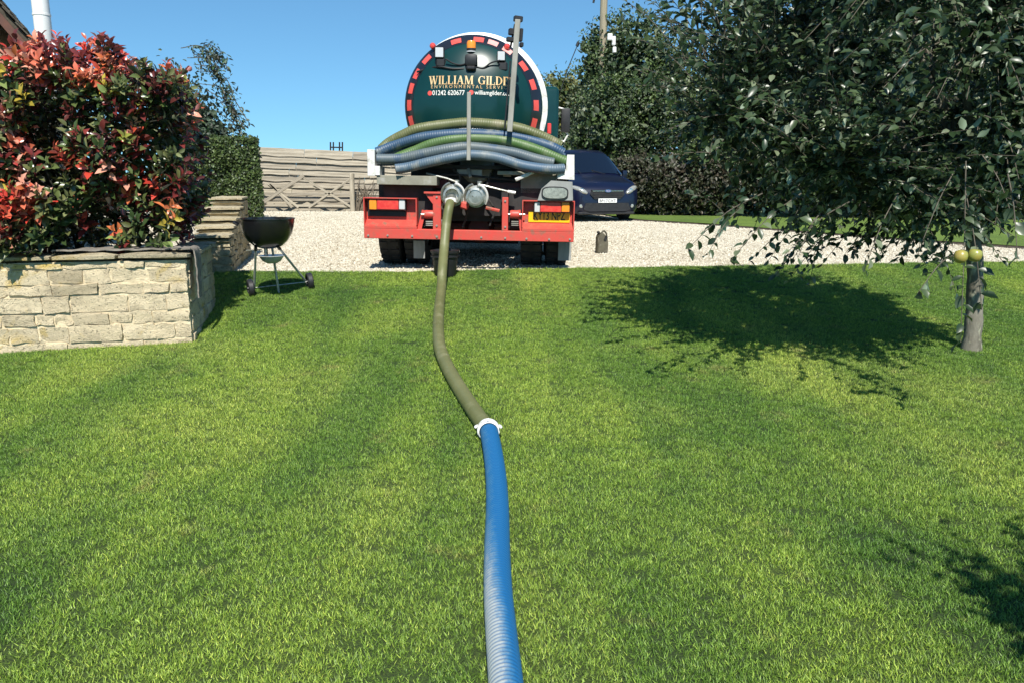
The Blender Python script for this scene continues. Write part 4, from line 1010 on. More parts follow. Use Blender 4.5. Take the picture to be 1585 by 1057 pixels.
# inner posts, gusset, rollers
mb = MB(); tbox(mb, 670, 300, 682.5, 358, .02, .09, .004); a = T(657, 299, .02); b_ = T(671, 299, .02); c_ = T(671, 318, .02)
mb.prism([(a.x, a.z), (b_.x, a.z), (c_.x, c_.z), (a.x+.02, a.z-.03)], .03, .06); tbox(mb, 656, 297.5, 683, 300.5, .0, .12, .002); part(mb, 'bumper_post', 'red')
mb = MB(); tbox(mb, 777, 306, 786.5, 358, .02, .09, .004); part(mb, 'bumper_post', 'red')
for px, py in ((664.5, 332.5), (797, 332.5)):
    c = T(px, py, .06); mb = MB(); mb.lathe([(.001, -.055), (.046, -.055), (.05, -.04), (.05, .04), (.046, .055), (.001, .055)], c, (1, 0, 0), 20); rl = part(mb, 'roller', 'red')
    mb = MB(); mb.tube([c+Vector((-.10, 0, 0)), c+Vector((.12, 0, 0))], .014, 8); mb.build('pin', M['steel'], rl)
    s_ = T(px, py+14, .05); mb = MB()
    for q in (-.022, 0, .022): mb.box(s_+Vector((0, 0, q)), (.085, .02, .012), bev=.002)
    part(mb, 'spring_plate', 'galv')
mb = MB(); a = T(652, 345, .12); mb.box(a, (.05, .05, .3), (0, .25, 0)); a = T(806, 345, .12); mb.box(a, (.05, .05, .3), (0, -.2, 0)); part(mb, 'bumper_bracket', 'red')
# chassis and running gear
mb = MB(); mb.bx(-.45, -.37, .12, 8.3, .68, .95); mb.bx(.37, .45, .12, 8.3, .68, .95); mb.bx(-.37, .37, .3, .36, .66, .98); mb.bx(-.37, .37, 1.3, 1.4, .66, .98); mb.bx(-.37, .37, 3.0, 3.1, .66, .98)
mb.bx(-1.05, -.46, .16, .20, .52, 1.08); mb.bx(.46, 1.05, .16, .20, .52, 1.0); part(mb, 'chassis_frame', 'chassis')
mb = MB(); mb.bx(-1.18, 1.18, .5, .52, .58, 1.12); mb.bx(-.78, .9, .53, .55, 1.1, 1.36); mb.bx(-.6, .55, 1.6, 3.2, .22, .66); part(mb, 'dark_fill', 'chassis')  # dark fill panels and box added so the truck's rear underside looks shaded
mb = MB(); mb.bx(-.55, .55, 1.5, 1.56, .62, 1.3); mb.bx(-.6, -.3, .28, .44, .98, 1.08); mb.bx(.2, .62, .3, .46, .97, 1.06); part(mb, 'subframe', 'darkred')
def wheel(x, y, wd, r=.50):
    mb = MB(); mb.lathe([(.27, -wd/2), (.40, -wd/2), (r-.03, -wd/2+.01), (r, -wd/2+.05), (r, wd/2-.05), (r-.03, wd/2-.01), (.40, wd/2), (.27, wd/2)], (x, y, r), (1, 0, 0), 32)
    for k in range(28):
        a = 2*PI*k/28
        for s_ in (-1, 1): mb.box((x+s_*wd*.25, y+math.cos(a)*(r+.003), r+math.sin(a)*(r+.003)), (wd*.36, .055, .02), (a-PI/2, 0, 0))
    o = part(mb, 'wheel', 'rubber')
    mb = MB(); mb.lathe([(.27, -wd/2+.03), (.26, 0), (.12, .02), (.1, wd/2-.02), (.001, wd/2-.02)], (x, y, r), (1 if x > 0 else -1, 0, 0), 20); mb.build('hub', M['galv'], o)
for y in (.92, 2.3):
    for x in (-1.06, -.74, .74, 1.06): wheel(x, y, .28)
for x in (-1.02, 1.02): wheel(x, 6.9, .32)
mb = MB()
for y in (.92, 2.3): mb.tube([(-.9, y, .5), (.9, y, .5)], .07, 10); mb.lathe([(.001, -.22), (.13, -.2), (.2, -.05), (.2, .05), (.13, .2), (.001, .22)], (.06, y, .48), (0, 1, 0), 20)
part(mb, 'axle', 'darkred')
for x0_, x1_, yb in ((640, 657.5, 400.5), (864, 884, 404)): mb = MB(); tbox(mb, x0_, 373, x1_, yb, .42, .015, .002); part(mb, 'mudflap', 'flap')
mb = MB(); mb.bx(-1.2, -.58, .62, 3.1, 1.06, 1.1, .01); mb.bx(.58, 1.2, .62, 3.1, 1.06, 1.1, .01); part(mb, 'mudguard', 'black')
for x in (-.5, .22, .55):
    mb = MB(); mb.box((x, .3, .47), (.07, .03, .025), bev=.004); part(mb, 'towing_eye', 'steel')
# white hose rack posts and tray
mb = MB(); tbox(mb, 568.5, 232, 580, 273, -.02, .45, .004); tbox(mb, 580.5, 257.5, 588, 272, -.02, .30, .003); part(mb, 'rack_post', 'white')
mb = MB(); a, b_, c_, d_ = T(878, 240, -.02), T(889, 240, -.02), T(889, 279, -.02), T(866, 270, -.02)
mb.prism([(a.x, a.z), (b_.x, a.z), (c_.x, c_.z), (T(863, 277, -.02).x, c_.z+.01), (T(863, 271, -.02).x, d_.z), (T(876, 262, -.02).x, T(876, 262, -.02).z)], -.02, .43); part(mb, 'rack_post', 'white', smooth=0)
mb = MB(); tbox(mb, 583, 272.5, 676, 287, .0, .45, .004); part(mb, 'hose_tray', 'tray'); mb = MB(); tbox(mb, 770, 266, 862, 272, .10, .4, .004); part(mb, 'hose_tray', 'tray')
mb = MB(); tbox(mb, 806, 272.5, 862, 300, .16, .03, .003); part(mb, 'side_panel', 'tray'); mb = MB(); tbox(mb, 636, 256, 806, 262, .2, .3, .004); part(mb, 'tray_beam', 'chassis')
# work lamp housing, right
a = [T(853, 280, -.03), T(886, 282, -.03), T(887, 311, -.03), T(832, 311, -.03), T(838, 293, -.03)]
mb = MB(); mb.prism([(q.x, q.z) for q in a], -.03, .16); lh = part(mb, 'lamp_housing', 'flap', smooth=0); c = T(859, 299.5, -.03); 
def oval(mb, c, rx, rz, y0, y1, p=3.2, n_=24):
    pts = []
    for k in range(n_):
        a = 2*PI*k/n_; ca_, sa_ = math.cos(a), math.sin(a); pts.append((c.x+rx*math.copysign(abs(ca_)**(2/p), ca_), c.z+rz*math.copysign(abs(sa_)**(2/p), sa_)))
    return mb.prism(pts, y0, y1)
mb = MB(); oval(mb, c, .158, .076, -.045, -.028); part(mb, 'lamp_rim', 'black', lh)
mb = MB(); oval(mb, c, .142, .062, -.052, -.03); part(mb, 'reversing_lamp', 'lampglass', lh)
# tank
tc = T(733.5, 168, .75); RB = (T(837.5, 168, .72).x-T(628.5, 168, .72).x)/2
RW = RB+.045; tcr = tc+Vector((.035, 0, .012))
mb = MB(); mb.lathe([(RB-.02, .75), (RW, .77), (RW, 1.10), (RW-.05, 1.11)], Vector((tcr.x, 0, tcr.z)), (0, 1, 0), 72); part(mb, 'tank_ring', 'white')
mb = MB(); mb.lathe([(RB-.03, 1.1), (RB-.03, 6.1), (RB-.2, 6.35), (.001, 6.45)], Vector((tcr.x, 0, tcr.z)), (0, 1, 0), 72); part(mb, 'tank_barrel', 'green')
def dish_y(r): return .75-.45*math.sqrt(max(0, 1-(r/(RB*1.035))**2))
def surf(x, z, off=.004):
    r = math.hypot(x-tc.x, z-tc.z); return Vector((x, dish_y(min(r, RB))-off, z))
mb = MB(); mb.lathe([(RB*k/28, dish_y(RB*k/28)) for k in range(29)][::-1]+[], Vector((tc.x, 0, tc.z)), (0, 1, 0), 72); mb.lathe([(RB, dish_y(RB)), (RB, .8)], Vector((tc.x, 0, tc.z)), (0, 1, 0), 72); part(mb, 'tank_door', 'green', smooth=80, weld=True)
mb = MB(); rr_ = [RB*(.86+.145*k/8) for k in range(9)]; mb.lathe([(q, dish_y(min(q, RB))-.003) for q in rr_]+[(RB*1.005, .8)], Vector((tc.x, 0, tc.z)), (0, 1, 0), 72); part(mb, 'rim_band', 'dishblack', smooth=80)
pc = (732.5, 166.0)
for (px, py, w_) in [(707, 72, 0), (741, 69.5, 0), (762, 75.5, 1), (662, 98, 0), (648, 120, 0), (639.5, 141, 0), (635.5, 165.5, 0), (638, 189, 0), (805.5, 109, 0), (818.5, 134.5, 0), (825, 163, 0), (824.5, 189, 0), (783, 86, 1)]:
    an = math.atan2(-(py-pc[1]), px-pc[0]); rc = RB*.925; da = .062/rc; dr = .031; n_ = 5; vs = []
    for k in range(n_+1):
        a_ = an-da+2*da*k/n_
        for s_ in (-1, 1): r0 = rc+s_*dr; vs.append(surf(tc.x+math.cos(a_)*r0, tc.z+math.sin(a_)*r0, .0075))
    mb = MB(); mb.add(vs, [[2*k, 2*k+1, 2*k+3, 2*k+2] for k in range(n_)]); part(mb, 'reflective_tape', 'tapew' if w_ else 'tape')
# serif lettering
def glyph(ch):
    t, h, s = .19, .075, .06; Rr = lambda x0, x1, y0, y1: [(x0, y0), (x1, y0), (x1, y1), (x0, y1)]
    def dia(x0, y0, x1, y1, w_): return [(x0, y0), (x0+w_, y0), (x1+w_, y1), (x1, y1)]
    def stem(x): return [Rr(x+s, x+s+t, 0, 1), Rr(x, x+2*s+t, 0, s), Rr(x, x+2*s+t, 1-s, 1)]
    def arc(cx, cy, rx, ry, a0, a1, wmid=.19, wend=.07, n_=9):
        out = []
        for k in range(n_):
            q = []
            for a_ in (a0+(a1-a0)*k/n_, a0+(a1-a0)*(k+1)/n_):
                w_ = wend+(wmid-wend)*abs(math.cos(a_)); q.append(((cx+rx*math.cos(a_), cy+ry*math.sin(a_)), (cx+(rx-w_)*math.cos(a_), cy+(ry-wend)*math.sin(a_))))
            out.append([q[0][0], q[1][0], q[1][1], q[0][1]])
        return out
    if ch == 'I': return stem(0), .31
    if ch == 'L': return stem(0)+[Rr(.2, .66, 0, h), Rr(.60, .66, h, .3)], .68
    if ch == 'E': return stem(0)+[Rr(.2, .64, 0, h), Rr(.58, .64, h, .27), Rr(.2, .60, 1-h, 1), Rr(.54, .60, .75, 1-h), Rr(.25, .48, .48, .55), Rr(.44, .48, .38, .65)], .67
    if ch == 'D': return stem(0)+arc(.25, .5, .55, .5, -PI/2, PI/2), .82
    if ch == 'R': return stem(0)+arc(.25, .74, .38, .26, -PI/2, PI/2, .17, .07)+[dia(.60, 0, .30, .5, .2), Rr(.56, .86, 0, s)], .86
    if ch == 'A': return [dia(.06, 0, .40, 1, .08), dia(.60, 0, .34, 1, .20), Rr(.2, .62, .3, .37), Rr(0, .22, 0, s), Rr(.52, .88, 0, s)], .88
    if ch == 'M': return [Rr(.08, .16, 0, 1), Rr(0, .24, 0, s), Rr(0, .2, 1-s, 1), dia(.42, 0, .08, 1, .18), dia(.46, 0, .80, 1, .08), Rr(.80, .99, 0, 1), Rr(.73, 1.06, 0, s), Rr(.82, 1.06, 1-s, 1)], 1.08
    if ch == 'W': return [dia(.26, 0, .06, 1, .19), dia(.34, 0, .58, 1, .08), dia(.70, 0, .48, 1, .19), dia(.80, 0, 1.02, 1, .08), Rr(0, .32, 1-s, 1), Rr(.42, .74, 1-s, 1), Rr(.92, 1.16, 1-s, 1)], 1.16
    if ch == 'G': return arc(.44, .5, .44, .5, R(50), R(325))+[Rr(.62, .80, .05, .42), Rr(.52, .88, .40, .46), Rr(.72, .78, .66, .98)], .90
    return [], .42
words = 'WILLIAM GILDER'; lay = []; x = 0
for ch in words: g_, wd = glyph(ch); lay.append((g_, x)); x += wd+.07
l0, l1 = T(663, 131, .36), T(663, 117.5, .36); r0_ = T(800, 131, .36); totw = r0_.x-l0.x; sx_ = totw/x; sy_ = l1.z-l0.z
mb = MB()
for gi, (g_, xo) in enumerate(lay):
    for pi_, poly in enumerate(g_): mb.add([surf(l0.x+(xo+a_)*sx_, l0.z+b_*sy_, .006+.0004*(pi_ % 5)) for a_, b_ in poly], [list(range(len(poly)))])
door = [o for o in tk.children if o.name.startswith('tank_door')][0]
part(mb, 'company_name', 'gold', door, smooth=0)
q0, q1 = T(667, 137.2, .36), T(795, 134, .36); text_obj('E N V I R O N M E N T A L   S E R V I C E S', 'company_line', M['gold'], door, q1.x-q0.x, q1.z-q0.z, q0, surf=lambda x, z: surf(x, z, .006))
q0, q1 = T(669, 148, .36), T(720, 141, .36); text_obj('01242 620677', 'phone_number', M['ltext'], door, q1.x-q0.x, q1.z-q0.z, q0, surf=lambda x, z: surf(x, z, .006), bold=.012)
q0, q1 = T(735, 150, .36), T(797, 142, .36); text_obj('williamgilder.co.uk', 'web_address', M['ltext'], door, q1.x-q0.x, q1.z-q0.z, q0, surf=lambda x, z: surf(x, z, .006), bold=.012)
for px in (665, 730): c = T(px, 144.5, .36); mb = MB(); mb.add([surf(c.x, c.z, .0055)]+[surf(c.x+.028*math.cos(k*PI/8), c.z+.028*math.sin(k*PI/8), .0055) for k in range(16)], [[0, k+1, (k+1) % 16+1] for k in range(16)]); part(mb, 'round_symbol', 'tape', door)
# door fittings
c = T(729.5, 209, .2); mb = MB(); mb.lathe([(.001, -.12), (.03, -.115), (.10, -.08), (.22, -.02), (.27, .0), (.27, .05)], Vector((c.x, .37, c.z)), (0, 1, 0), 28); part(mb, 'door_boss', 'white')
c = T(735, 256, .2); mb = MB(); mb.lathe([(.001, -.02), (.20, 0), (.22, .05), (.22, .2)], Vector((c.x, .45, c.z)), (0, 1, 0), 28); part(mb, 'sump_cover', 'tray')
mb = MB(); tbox(mb, 722.5, 143, 728.5, 249, -.22, .03, .004); part(mb, 'clamp_bar', 'galv')
# mast
a, b_ = T(788.8, 205, -.08), T(801.5, 31, -.08); an = math.atan2(b_.x-a.x, b_.z-a.z); L_ = (b_-a).length
mb = MB(); mb.box((a+b_)/2, (.062, .05, L_), (0, an, 0), bev=.006); mast = part(mb, 'mast', 'galv')
mb = MB(); a, b_ = T(781, 200, -.02), T(790, 95, -.02); mb.tube([a, b_], .010, 6); a, b_ = T(790, 75, -.02), T(797, 38, -.02); mb.tube([a, b_], .012, 6); mb.build('cable', M['black'], mast)
mb = MB()
for px, py, w_, h_ in ((802, 30, .10, .06), (792, 50, .07, .07), (806, 55, .04, .14), (790, 62, .09, .05), (807, 70, .04, .05)): mb.box(T(px, py, -.05), (w_, .06, h_), (0, an, .3), bev=.008)
mb.build('mast_fitting', M['black'], mast)
# work lamps, marker lamps, beacon
for px, py, sz, ty in ((680.5, 82.5, (.095, .11), 98), (776, 88, (.085, .10), 104)):
    c = T(px, py, .42); mb = MB(); mb.box(c, (sz[0]+.02, .06, sz[1]+.02), bev=.012); wl = part(mb, 'work_lamp', 'black')
    mb = MB(); mb.box(c+Vector((0, -.035, 0)), (sz[0], .012, sz[1]), bev=.004); mb.build('lamp_face', M['clear'], wl)
    c2 = T(px+2, ty, .44); mb = MB(); mb.box(c2, (.12, .09, .11), bev=.02); mb.build('bracket', M['black'], wl)
for px, py in ((670, 72), (785, 73), (787, 90)):
    c = T(px, py, .56); mb = MB(); mb.lathe([(.001, -.045), (.025, -.04), (.037, -.02), (.037, .02), (.02, .04), (.001, .04)], c, (0, 1, 0), 16); part(mb, 'marker_lamp', 'lens')
c = T(729.5, 73, .46); mb = MB(); mb.lathe([(.055, 0), (.055, .06), (.046, .085), (.001, .09)], c+Vector((0, 0, -.02)), (0, 0, 1), 20); bc = part(mb, 'beacon', 'amber')
mb = MB(); mb.lathe([(.001, -.05), (.056, -.05), (.056, -.02), (.001, -.02)], c+Vector((0, 0, 0)), (0, 0, 1), 20); mb.lathe([(.001, -.1), (.04, -.1), (.045, -.07), (.001, -.07)], c, (0, 0, 1), 16); mb.build('beacon_base', M['black'], bc)
mb = MB(); mb.lathe([(.001, -.064), (.06, -.063), (.06, -.052), (.001, -.051)], c, (0, 0, 1), 16); mb.build('beacon_collar', M['clear'], bc)
c = T(729.5, 94, .36); mb = MB(); mb.box(c, (.15, .12, .14), bev=.04, seg=2); mb.box(c+Vector((0, 0, -.09)), (.12, .12, .06), bev=.02); part(mb, 'beacon_bracket', 'black')
cab = [(645, 112), (662, 107), (680, 104), (700, 107), (718, 107)]; mb = MB()
mb.tube(spline([T(x, y, .36 if x > 690 else .40 if x > 670 else .5) for x, y in cab], 6), .012, 6)
mb.tube(spline([T(x, y, .36) for x, y in ((690, 92), (700, 98), (712, 101), (722, 99))], 6), .009, 6); mb.tube(spline([T(x, y, .36) for x, y in ((736, 104), (748, 106), (760, 98), (774, 94))], 6), .009, 6)
part(mb, 'lamp_cable', 'black')
# cab
mb = MB(); zc0 = T(850, 131, 6.5).z
mb.bx(-1.22, 1.22, 6.75, 8.6, .9, zc0, bev=.12, seg=3); part(mb, 'cab', 'green')
mb = MB(); mb.bx(-1.24, 1.24, 6.2, 8.7, .45, .95, bev=.05); part(mb, 'cab_skirt', 'chassis')
mb = MB(); mb.bx(1.205, 1.23, 7.1, 8.2, 1.7, 2.4, bev=.01); mb.bx(-1.23, -1.205, 7.1, 8.2, 1.7, 2.4, bev=.01); mb.bx(-1.05, 1.05, 8.59, 8.62, 1.6, 2.45, bev=.01); part(mb, 'cab_window', 'glass')
for s_ in (1, -1):
    mz1, mz0 = T(875, 168, 7.6).z, T(875, 205, 7.6).z; mx0, mx1 = T(868.5, 190, 7.6).x, T(882.5, 190, 7.6).x; xa, xb_ = (mx0, mx1) if s_ > 0 else (-mx1, -mx0)
    mb = MB(); mb.bx(xa, xb_, 7.6, 7.72, mz0, mz1, bev=.03, seg=2); mr_ = part(mb, 'wing_mirror', 'black')
    mb = MB(); xm = (xa+xb_)/2; mb.tube([Vector((q, 7.68, z)) for q, z in ((s_*1.22, mz0-.16), (xm-s_*.02, mz0-.19), (xm+s_*.06, mz0-.05), (xm, mz0+.02))], .022, 8)
    mb.tube([Vector((s_*1.22, 7.68, mz1+.02)), Vector((xm, 7.68, mz1-.02))], .018, 8); mb.build('mirror_arm', M['white'], mr_)
mb = MB(); c = T(850, 200, 3.0); mb.box(c, (.06, .08, .16), bev=.01); part(mb, 'side_marker', 'lens')
# side tanks / boxes between the wheels
for s_ in (1, -1): mb = MB(); mb.bx(s_*.62, s_*1.15, 3.6, 5.9, .5, 1.05, bev=.04); part(mb, 'side_locker', 'chassis')
# rear valves
def valve(px, py, closed):
    c = T(px, py, -.02); mb = MB()
    mb.lathe([(.001, .35), (.10, .35), (.10, .08), (.125, .08), (.13, .05), (.13, .02), (.10, .015), (.095, -.05), (.105, -.06), (.105, -.09), (.08, -.095)]+([(.078, -.085), (.001, -.088)] if closed else [(.07, -.04), (.001, -.02)]), c, (0, 1, 0), 28)
    v_ = part(mb, 'valve', 'steel')
    for s_ in (-1, 1):
        mb = MB(); pts = [c+Vector((s_*(.135*math.sin(a_)), -.05+.02*k_, .145*math.cos(a_))) for k_, a_ in enumerate([.25, .6, 1.0, 1.4, 1.8, 2.2])]
        mb.tube(spline(pts, 4), .016, 8); mb.build('cam_lever', M['white' if s_ > 0 else 'steel'], v_)
    mb = MB(); mb.tube([c+Vector((.04, .02, .10)), c+Vector((.045, .02, .18))], .03, 10); mb.build('valve_stem', M['steel'], v_)
    return v_, c
v1_, c1_ = valve(701, 303, False); v2_, c2_ = valve(736.5, 305, True)
def rod(v_, pts, r, m='steel'): mb = MB(); mb.tube([T(x, y, yl) for x, y, yl in pts], r, 8); mb.build('valve_handle', M[m], v_)
rod(v1_, [(711, 288, -.02), (708, 283, -.03), (692, 277, .0), (660, 269, .06)], .014)
rod(v2_, [(746, 287, -.02), (762, 291, -.03), (786, 297, .0)], .012); rod(v2_, [(786, 297, .0), (798, 299, .0)], .018, 'white')
mb = MB(); mb.tube([T(798, 279, .0), T(826, 267, .0)], .022, 6); part(mb, 'lever_bar', 'white')
mb = MB(); mb.box(T(719, 319, .0), (.10, .06, .09), (0, .3, 0), bev=.02); mb.tube([T(752, 322, .05), T(773, 327, .05)], .02, 6); part(mb, 'pipe_bracket', 'red')
mb = MB(); mb.tube([T(725, 262, .2), T(728, 275, .15)], .02, 8); mb.box(T(727, 268, .24), (.3, .04, .07)); mb.box(T(785, 271, .2), (.10, .06, .05), bev=.01); part(mb, 'drain_fitting', 'galv')
mb = MB(); mb.bx(-.5, .5, .8, 1.3, .98, 1.25); part(mb, 'pump_housing', 'chassis')
mb = MB()
for x_, y_ in ((688, 320), (689, 345), (684, 360)): mb.box(T(x_-6, y_, .1), (.06, .05, .07), (0, .3, 0), bev=.01)
part(mb, 'pipe_clamp', 'steel')

# hoses carried across the back: separate things
def ribbed(pts, r, pitch=.02, amp=.003, seg=14, n_=10):
    S_ = spline(pts, n_); d = [0]
    for a_, b_ in zip(S_, S_[1:]): d.append(d[-1]+(b_-a_).length)
    step = pitch/4; N_ = int(d[-1]/step); out = []; rr = []; j = 0
    for i in range(N_+1):
        s_ = i*step
        while j < len(d)-2 and d[j+1] < s_: j += 1
        f = (s_-d[j])/max(1e-6, d[j+1]-d[j]); out.append(S_[j].lerp(S_[j+1], f)); rr.append(r-amp*(i % 4 in (0,))*1.0-(amp*.3 if i % 4 in (1, 3) else 0))
    return out, rr
hs_ = [([(590, 232), (603, 221), (625, 209), (650, 199.5), (700, 192.5), (730, 191), (790, 196.5), (830, 208), (868, 226)], .12, 'h_olive', 'khaki hose lying topmost across the back of the tanker', .062),
       ([(583, 237), (610, 226), (650, 214), (700, 208.5), (740, 208), (800, 213), (850, 227), (872, 238)], .08, 'h_slate', 'slate blue hose just under the topmost khaki hose', .062),
       ([(606, 249), (640, 235), (668, 223), (700, 216.5), (735, 214.5), (780, 218), (830, 232), (877, 251)], .06, 'h_green', 'faded green hose in the middle of the stack on the tanker', .062),
       ([(583, 247), (620, 246), (660, 238), (700, 230.5), (730, 228.5), (790, 236), (830, 247), (858, 253)], .02, 'h_grey', 'grey blue hose second from the bottom on the tanker', .062),
       ([(612, 262.5), (632, 259.5), (665, 251.5), (700, 244), (730, 240.5), (770, 245), (810, 257), (850, 262.5), (873, 262)], -.03, 'h_blue', 'pale blue grey hose lowest in the stack on the tanker', .060),
       ([(585, 243), (640, 228), (700, 219), (760, 219), (820, 231), (874, 246)], .17, 'h_slate', 'darker blue hose behind the green one, mostly hidden on the tanker', .062),
       ([(585, 250), (640, 247), (700, 240), (760, 240), (820, 250), (874, 258)], .13, 'h_slate', 'dark blue hose deep in the tray behind the grey ones', .062)]
for pts, yl, mk, lab, r in hs_:
    w_ = [TRX @ T(x, y, yl+.03*math.sin(i*1.7)) for i, (x, y) in enumerate(pts)]; o0 = w_[0].copy()
    S_, rr = ribbed([p-o0 for p in w_], r, .028, .003); mb = MB(); mb.tube(S_, rr, 14)
    o = mb.build('coiled_hose', M[mk], loc=o0, smooth=60); tag(o, lab, 'hose', 'hoses stacked across the back of the tanker')

# ------------------------------------------------------------------ suction hose over the lawn
cp = TRX @ T(697.5, 313, -.12)
def gp3(px, py, r):
    d = ray(px, py); t = .5
    while True:
        p = C0+d*t
        if p.z <= gz(p.x, p.y)+r+.016: return p
        t += .004
g_pts = [cp, P(695, 322, 9.0), P(690.5, 350, 8.93), P(687.5, 385, 8.80), P(685, 415, 8.55)]
g_pts += [gp3(x, y, .053) for x, y in ((683, 448), (679.5, 480), (678.5, 512), (681, 538), (690, 562), (702, 585), (716, 608), (735, 637), (756, 667))]
hz = empty('suction_hose', (0, 4.4, 0), 'suction hose running over the lawn to the tanker, olive far end and blue near end', 'hose')
off = Vector((0, -4.4, 0))
S_ = spline(g_pts, 12); mb = MB(); mb.tube([p+off for p in S_], .053, 20); mb.build('olive_hose', M['hose_olive'], hz, smooth=80)
jp = g_pts[-1]; b_pts = [jp+Vector((.0, .03, .006))]+[gp3(x, y, .056) for x, y in ((763, 700), (768, 742), (770, 790), (769.5, 850), (771, 915), (776, 980), (783, 1057))]
last = b_pts[-1]; b_pts += [last+Vector((.03, -.5, 0)), last+Vector((.0, -1.2, 0)), last+Vector((-.2, -2.2, 0)), last+Vector((-.2, -4, 0))]
for p in b_pts[8:]: p.z = gz(p.x, p.y)+.072
S_, rr = ribbed(b_pts, .0555, .020, .0050, 28, 14)
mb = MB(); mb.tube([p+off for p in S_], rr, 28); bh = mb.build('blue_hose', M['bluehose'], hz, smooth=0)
me = bh.data; me.polygons.foreach_set('use_smooth', [True]*len(me.polygons))
at = me.attributes.new('groove', 'FLOAT', 'POINT'); vals = np.zeros(len(me.vertices)); nr_ = len(S_)
rv = np.repeat(np.array([1. if (i % 4 == 0) else 0 for i in range(nr_)]), 28); vals[:len(rv)] = rv*.8; at.data.foreach_set('value', vals.astype(np.float32))
ax = (b_pts[1]-jp).normalized(); mb = MB(); mb.lathe([(.054, -.04), (.063, -.04), (.064, -.022), (.069, -.02), (.070, .0), (.069, .012), (.063, .014), (.063, .03), (.058, .032)], jp+off+Vector((0, 0, .008)), ax, 28)
cl = mb.build('coupling', M['white'], hz)
for s_ in (-1, 0, 1):
    sd_ = Vector((s_*.068, 0, .03 if s_ else .070)); mb = MB(); mb.tube([jp+off+sd_+Vector((0, .02, 0)), jp+off+sd_*1.12+Vector((0, -.03, .005))], .009, 8); mb.build('cam_lever', M['white'], cl)
mb = MB(); mb.lathe([(.055, -.03), (.068, -.03), (.07, .02), (.056, .025)], cp+off, (0.1, -.35, -1), 24); mb.build('hose_collar', M['white'], hz)
mb = MB(); mb.tube([p+off for p in spline([cp+Vector((.01, .12, .03)), cp+Vector((.005, .06, .03)), cp], 6)], .062, 18); mb.build('elbow', M['steel'], hz)

# bucket
q = P(689, 424, 9.0); bk = empty('bucket', (q.x, 9.02, gz(q.x, 9.0)+.02), 'black plastic bucket standing under the hose coupling behind the truck bumper', 'bucket')
mb = MB(); mb.lathe([(.001, 0), (.120, 0), (.125, .01), (.155, .27), (.168, .272), (.170, .30), (.160, .302), (.150, .27), (.118, .02), (.001, .015)], seg=28); mb.build('body', M['black'], bk)
mb = MB(); mb.lathe([(.160, .225), (.167, .225), (.167, .24), (.160, .24)], seg=28); mb.build('rim_ring', M['black'], bk)
mb = MB(); mb.tube([Vector((.165*math.cos(a_), .165*math.sin(a_)*.6+.05, .28-.08*math.sin(a_))) for a_ in [PI*k/12 for k in range(13)]], .004, 6); mb.build('handle', M['steel'], bk)

# jerrycan
q = G(931, 393); jc = empty('jerrycan', (q.x, q.y, GZ+.01), 'small brown plastic jerrycan standing alone on the gravel', 'jerrycan', rz=.3); jc.scale = (.80, 1, .93)
mb = MB(); mb.prism([(-.10, 0), (.10, 0), (.105, .01), (.105, .19), (.09, .235), (.035, .30), (.0, .325), (-.055, .33), (-.055, .30), (-.10, .27), (-.105, .01)], -.055, .055)
bmesh.ops.bevel(mb.bm, geom=list(mb.bm.edges), offset=.010, segments=2, affect='EDGES'); mb.build('body', M['can'], jc)
mb = MB(); mb.lathe([(.001, .0), (.026, .0), (.026, .03), (.001, .032)], (-.075, 0, .318), seg=16); mb.build('cap', M['black'], jc)
mb = MB(); mb.tube(spline([(-.02, 0, .31), (.03, 0, .35), (.075, 0, .33), (.10, 0, .27), (.10, 0, .2)], 5), .016, 8); mb.build('handle', M['can'], jc)
mb = MB(); mb.box((.045, -.056, .235), (.05, .006, .085), (0, .5, 0), bev=.01); mb.build('handle_recess', M['black'], jc)

# ------------------------------------------------------------------ kettle barbecue
wl_, wr_ = G(389, 461), G(480, 450); kc = P(413, 340, 7.95); kc = Vector((kc.x, 7.95, kc.z))
bq = empty('kettle_barbecue', (kc.x, kc.y, gz(kc.x, kc.y)), 'black kettle barbecue without its lid, on aluminium legs with two wheels beside the planter', 'barbecue')
o_ = bq.location; zr = kc.z-o_.z+.0; rk = .273
mb = MB(); prof = [(.001, zr-.30), (.07, zr-.295), (.14, zr-.27), (.20, zr-.215), (.24, zr-.15), (.262, zr-.08), (rk, zr-.02), (rk, zr), (rk+.008, zr+.002), (rk+.008, zr+.012), (rk-.006, zr+.012), (rk-.008, zr-.02), (.255, zr-.08), (.19, zr-.215), (.10, zr-.27), (.001, zr-.28)]
mb.lathe(prof, seg=48); kb = mb.build('bowl', M['bmat'], bq, smooth=60)
mb = MB()
for i in range(-9, 10): x = i*.027; hl = math.sqrt(max(0, .255**2-x*x)); mb.tube([(x, -hl, zr-.03), (x, hl, zr-.03)], .003, 5)
mb.lathe([(.253, zr-.033), (.258, zr-.033), (.258, zr-.027), (.253, zr-.027)], seg=32); mb.build('cooking_grate', M['steel'], bq)
lw, rw = wl_-o_, wr_-o_; lw.z += .098; rw.z += .098
lt, rt_ = Vector((-.10, -.10, zr-.285)), Vector((.12, -.06, zr-.28)); bt = Vector((-.01, .14, zr-.27)); bf = Vector((-.02, .32, gz(o_.x, o_.y+.32)-o_.z+.0))
for a_, b_ in ((lt, lw+Vector((.04, 0, 0))), (rt_, rw+Vector((-.04, 0, 0))), (bt, bf)):
    mb = MB(); mb.tube([a_, b_], .0125, 12); lg = mb.build('leg', M['alu'], bq)
    mb = MB(); mb.tube([a_-(b_-a_).normalized()*.02, a_+(b_-a_).normalized()*.03], .017, 12); mb.build('leg_socket', M['bmat'], lg)
axd = (rw-lw).normalized(); mb = MB(); mb.tube([lw, rw], .006, 8); mb.build('axle', M['steel'], bq)
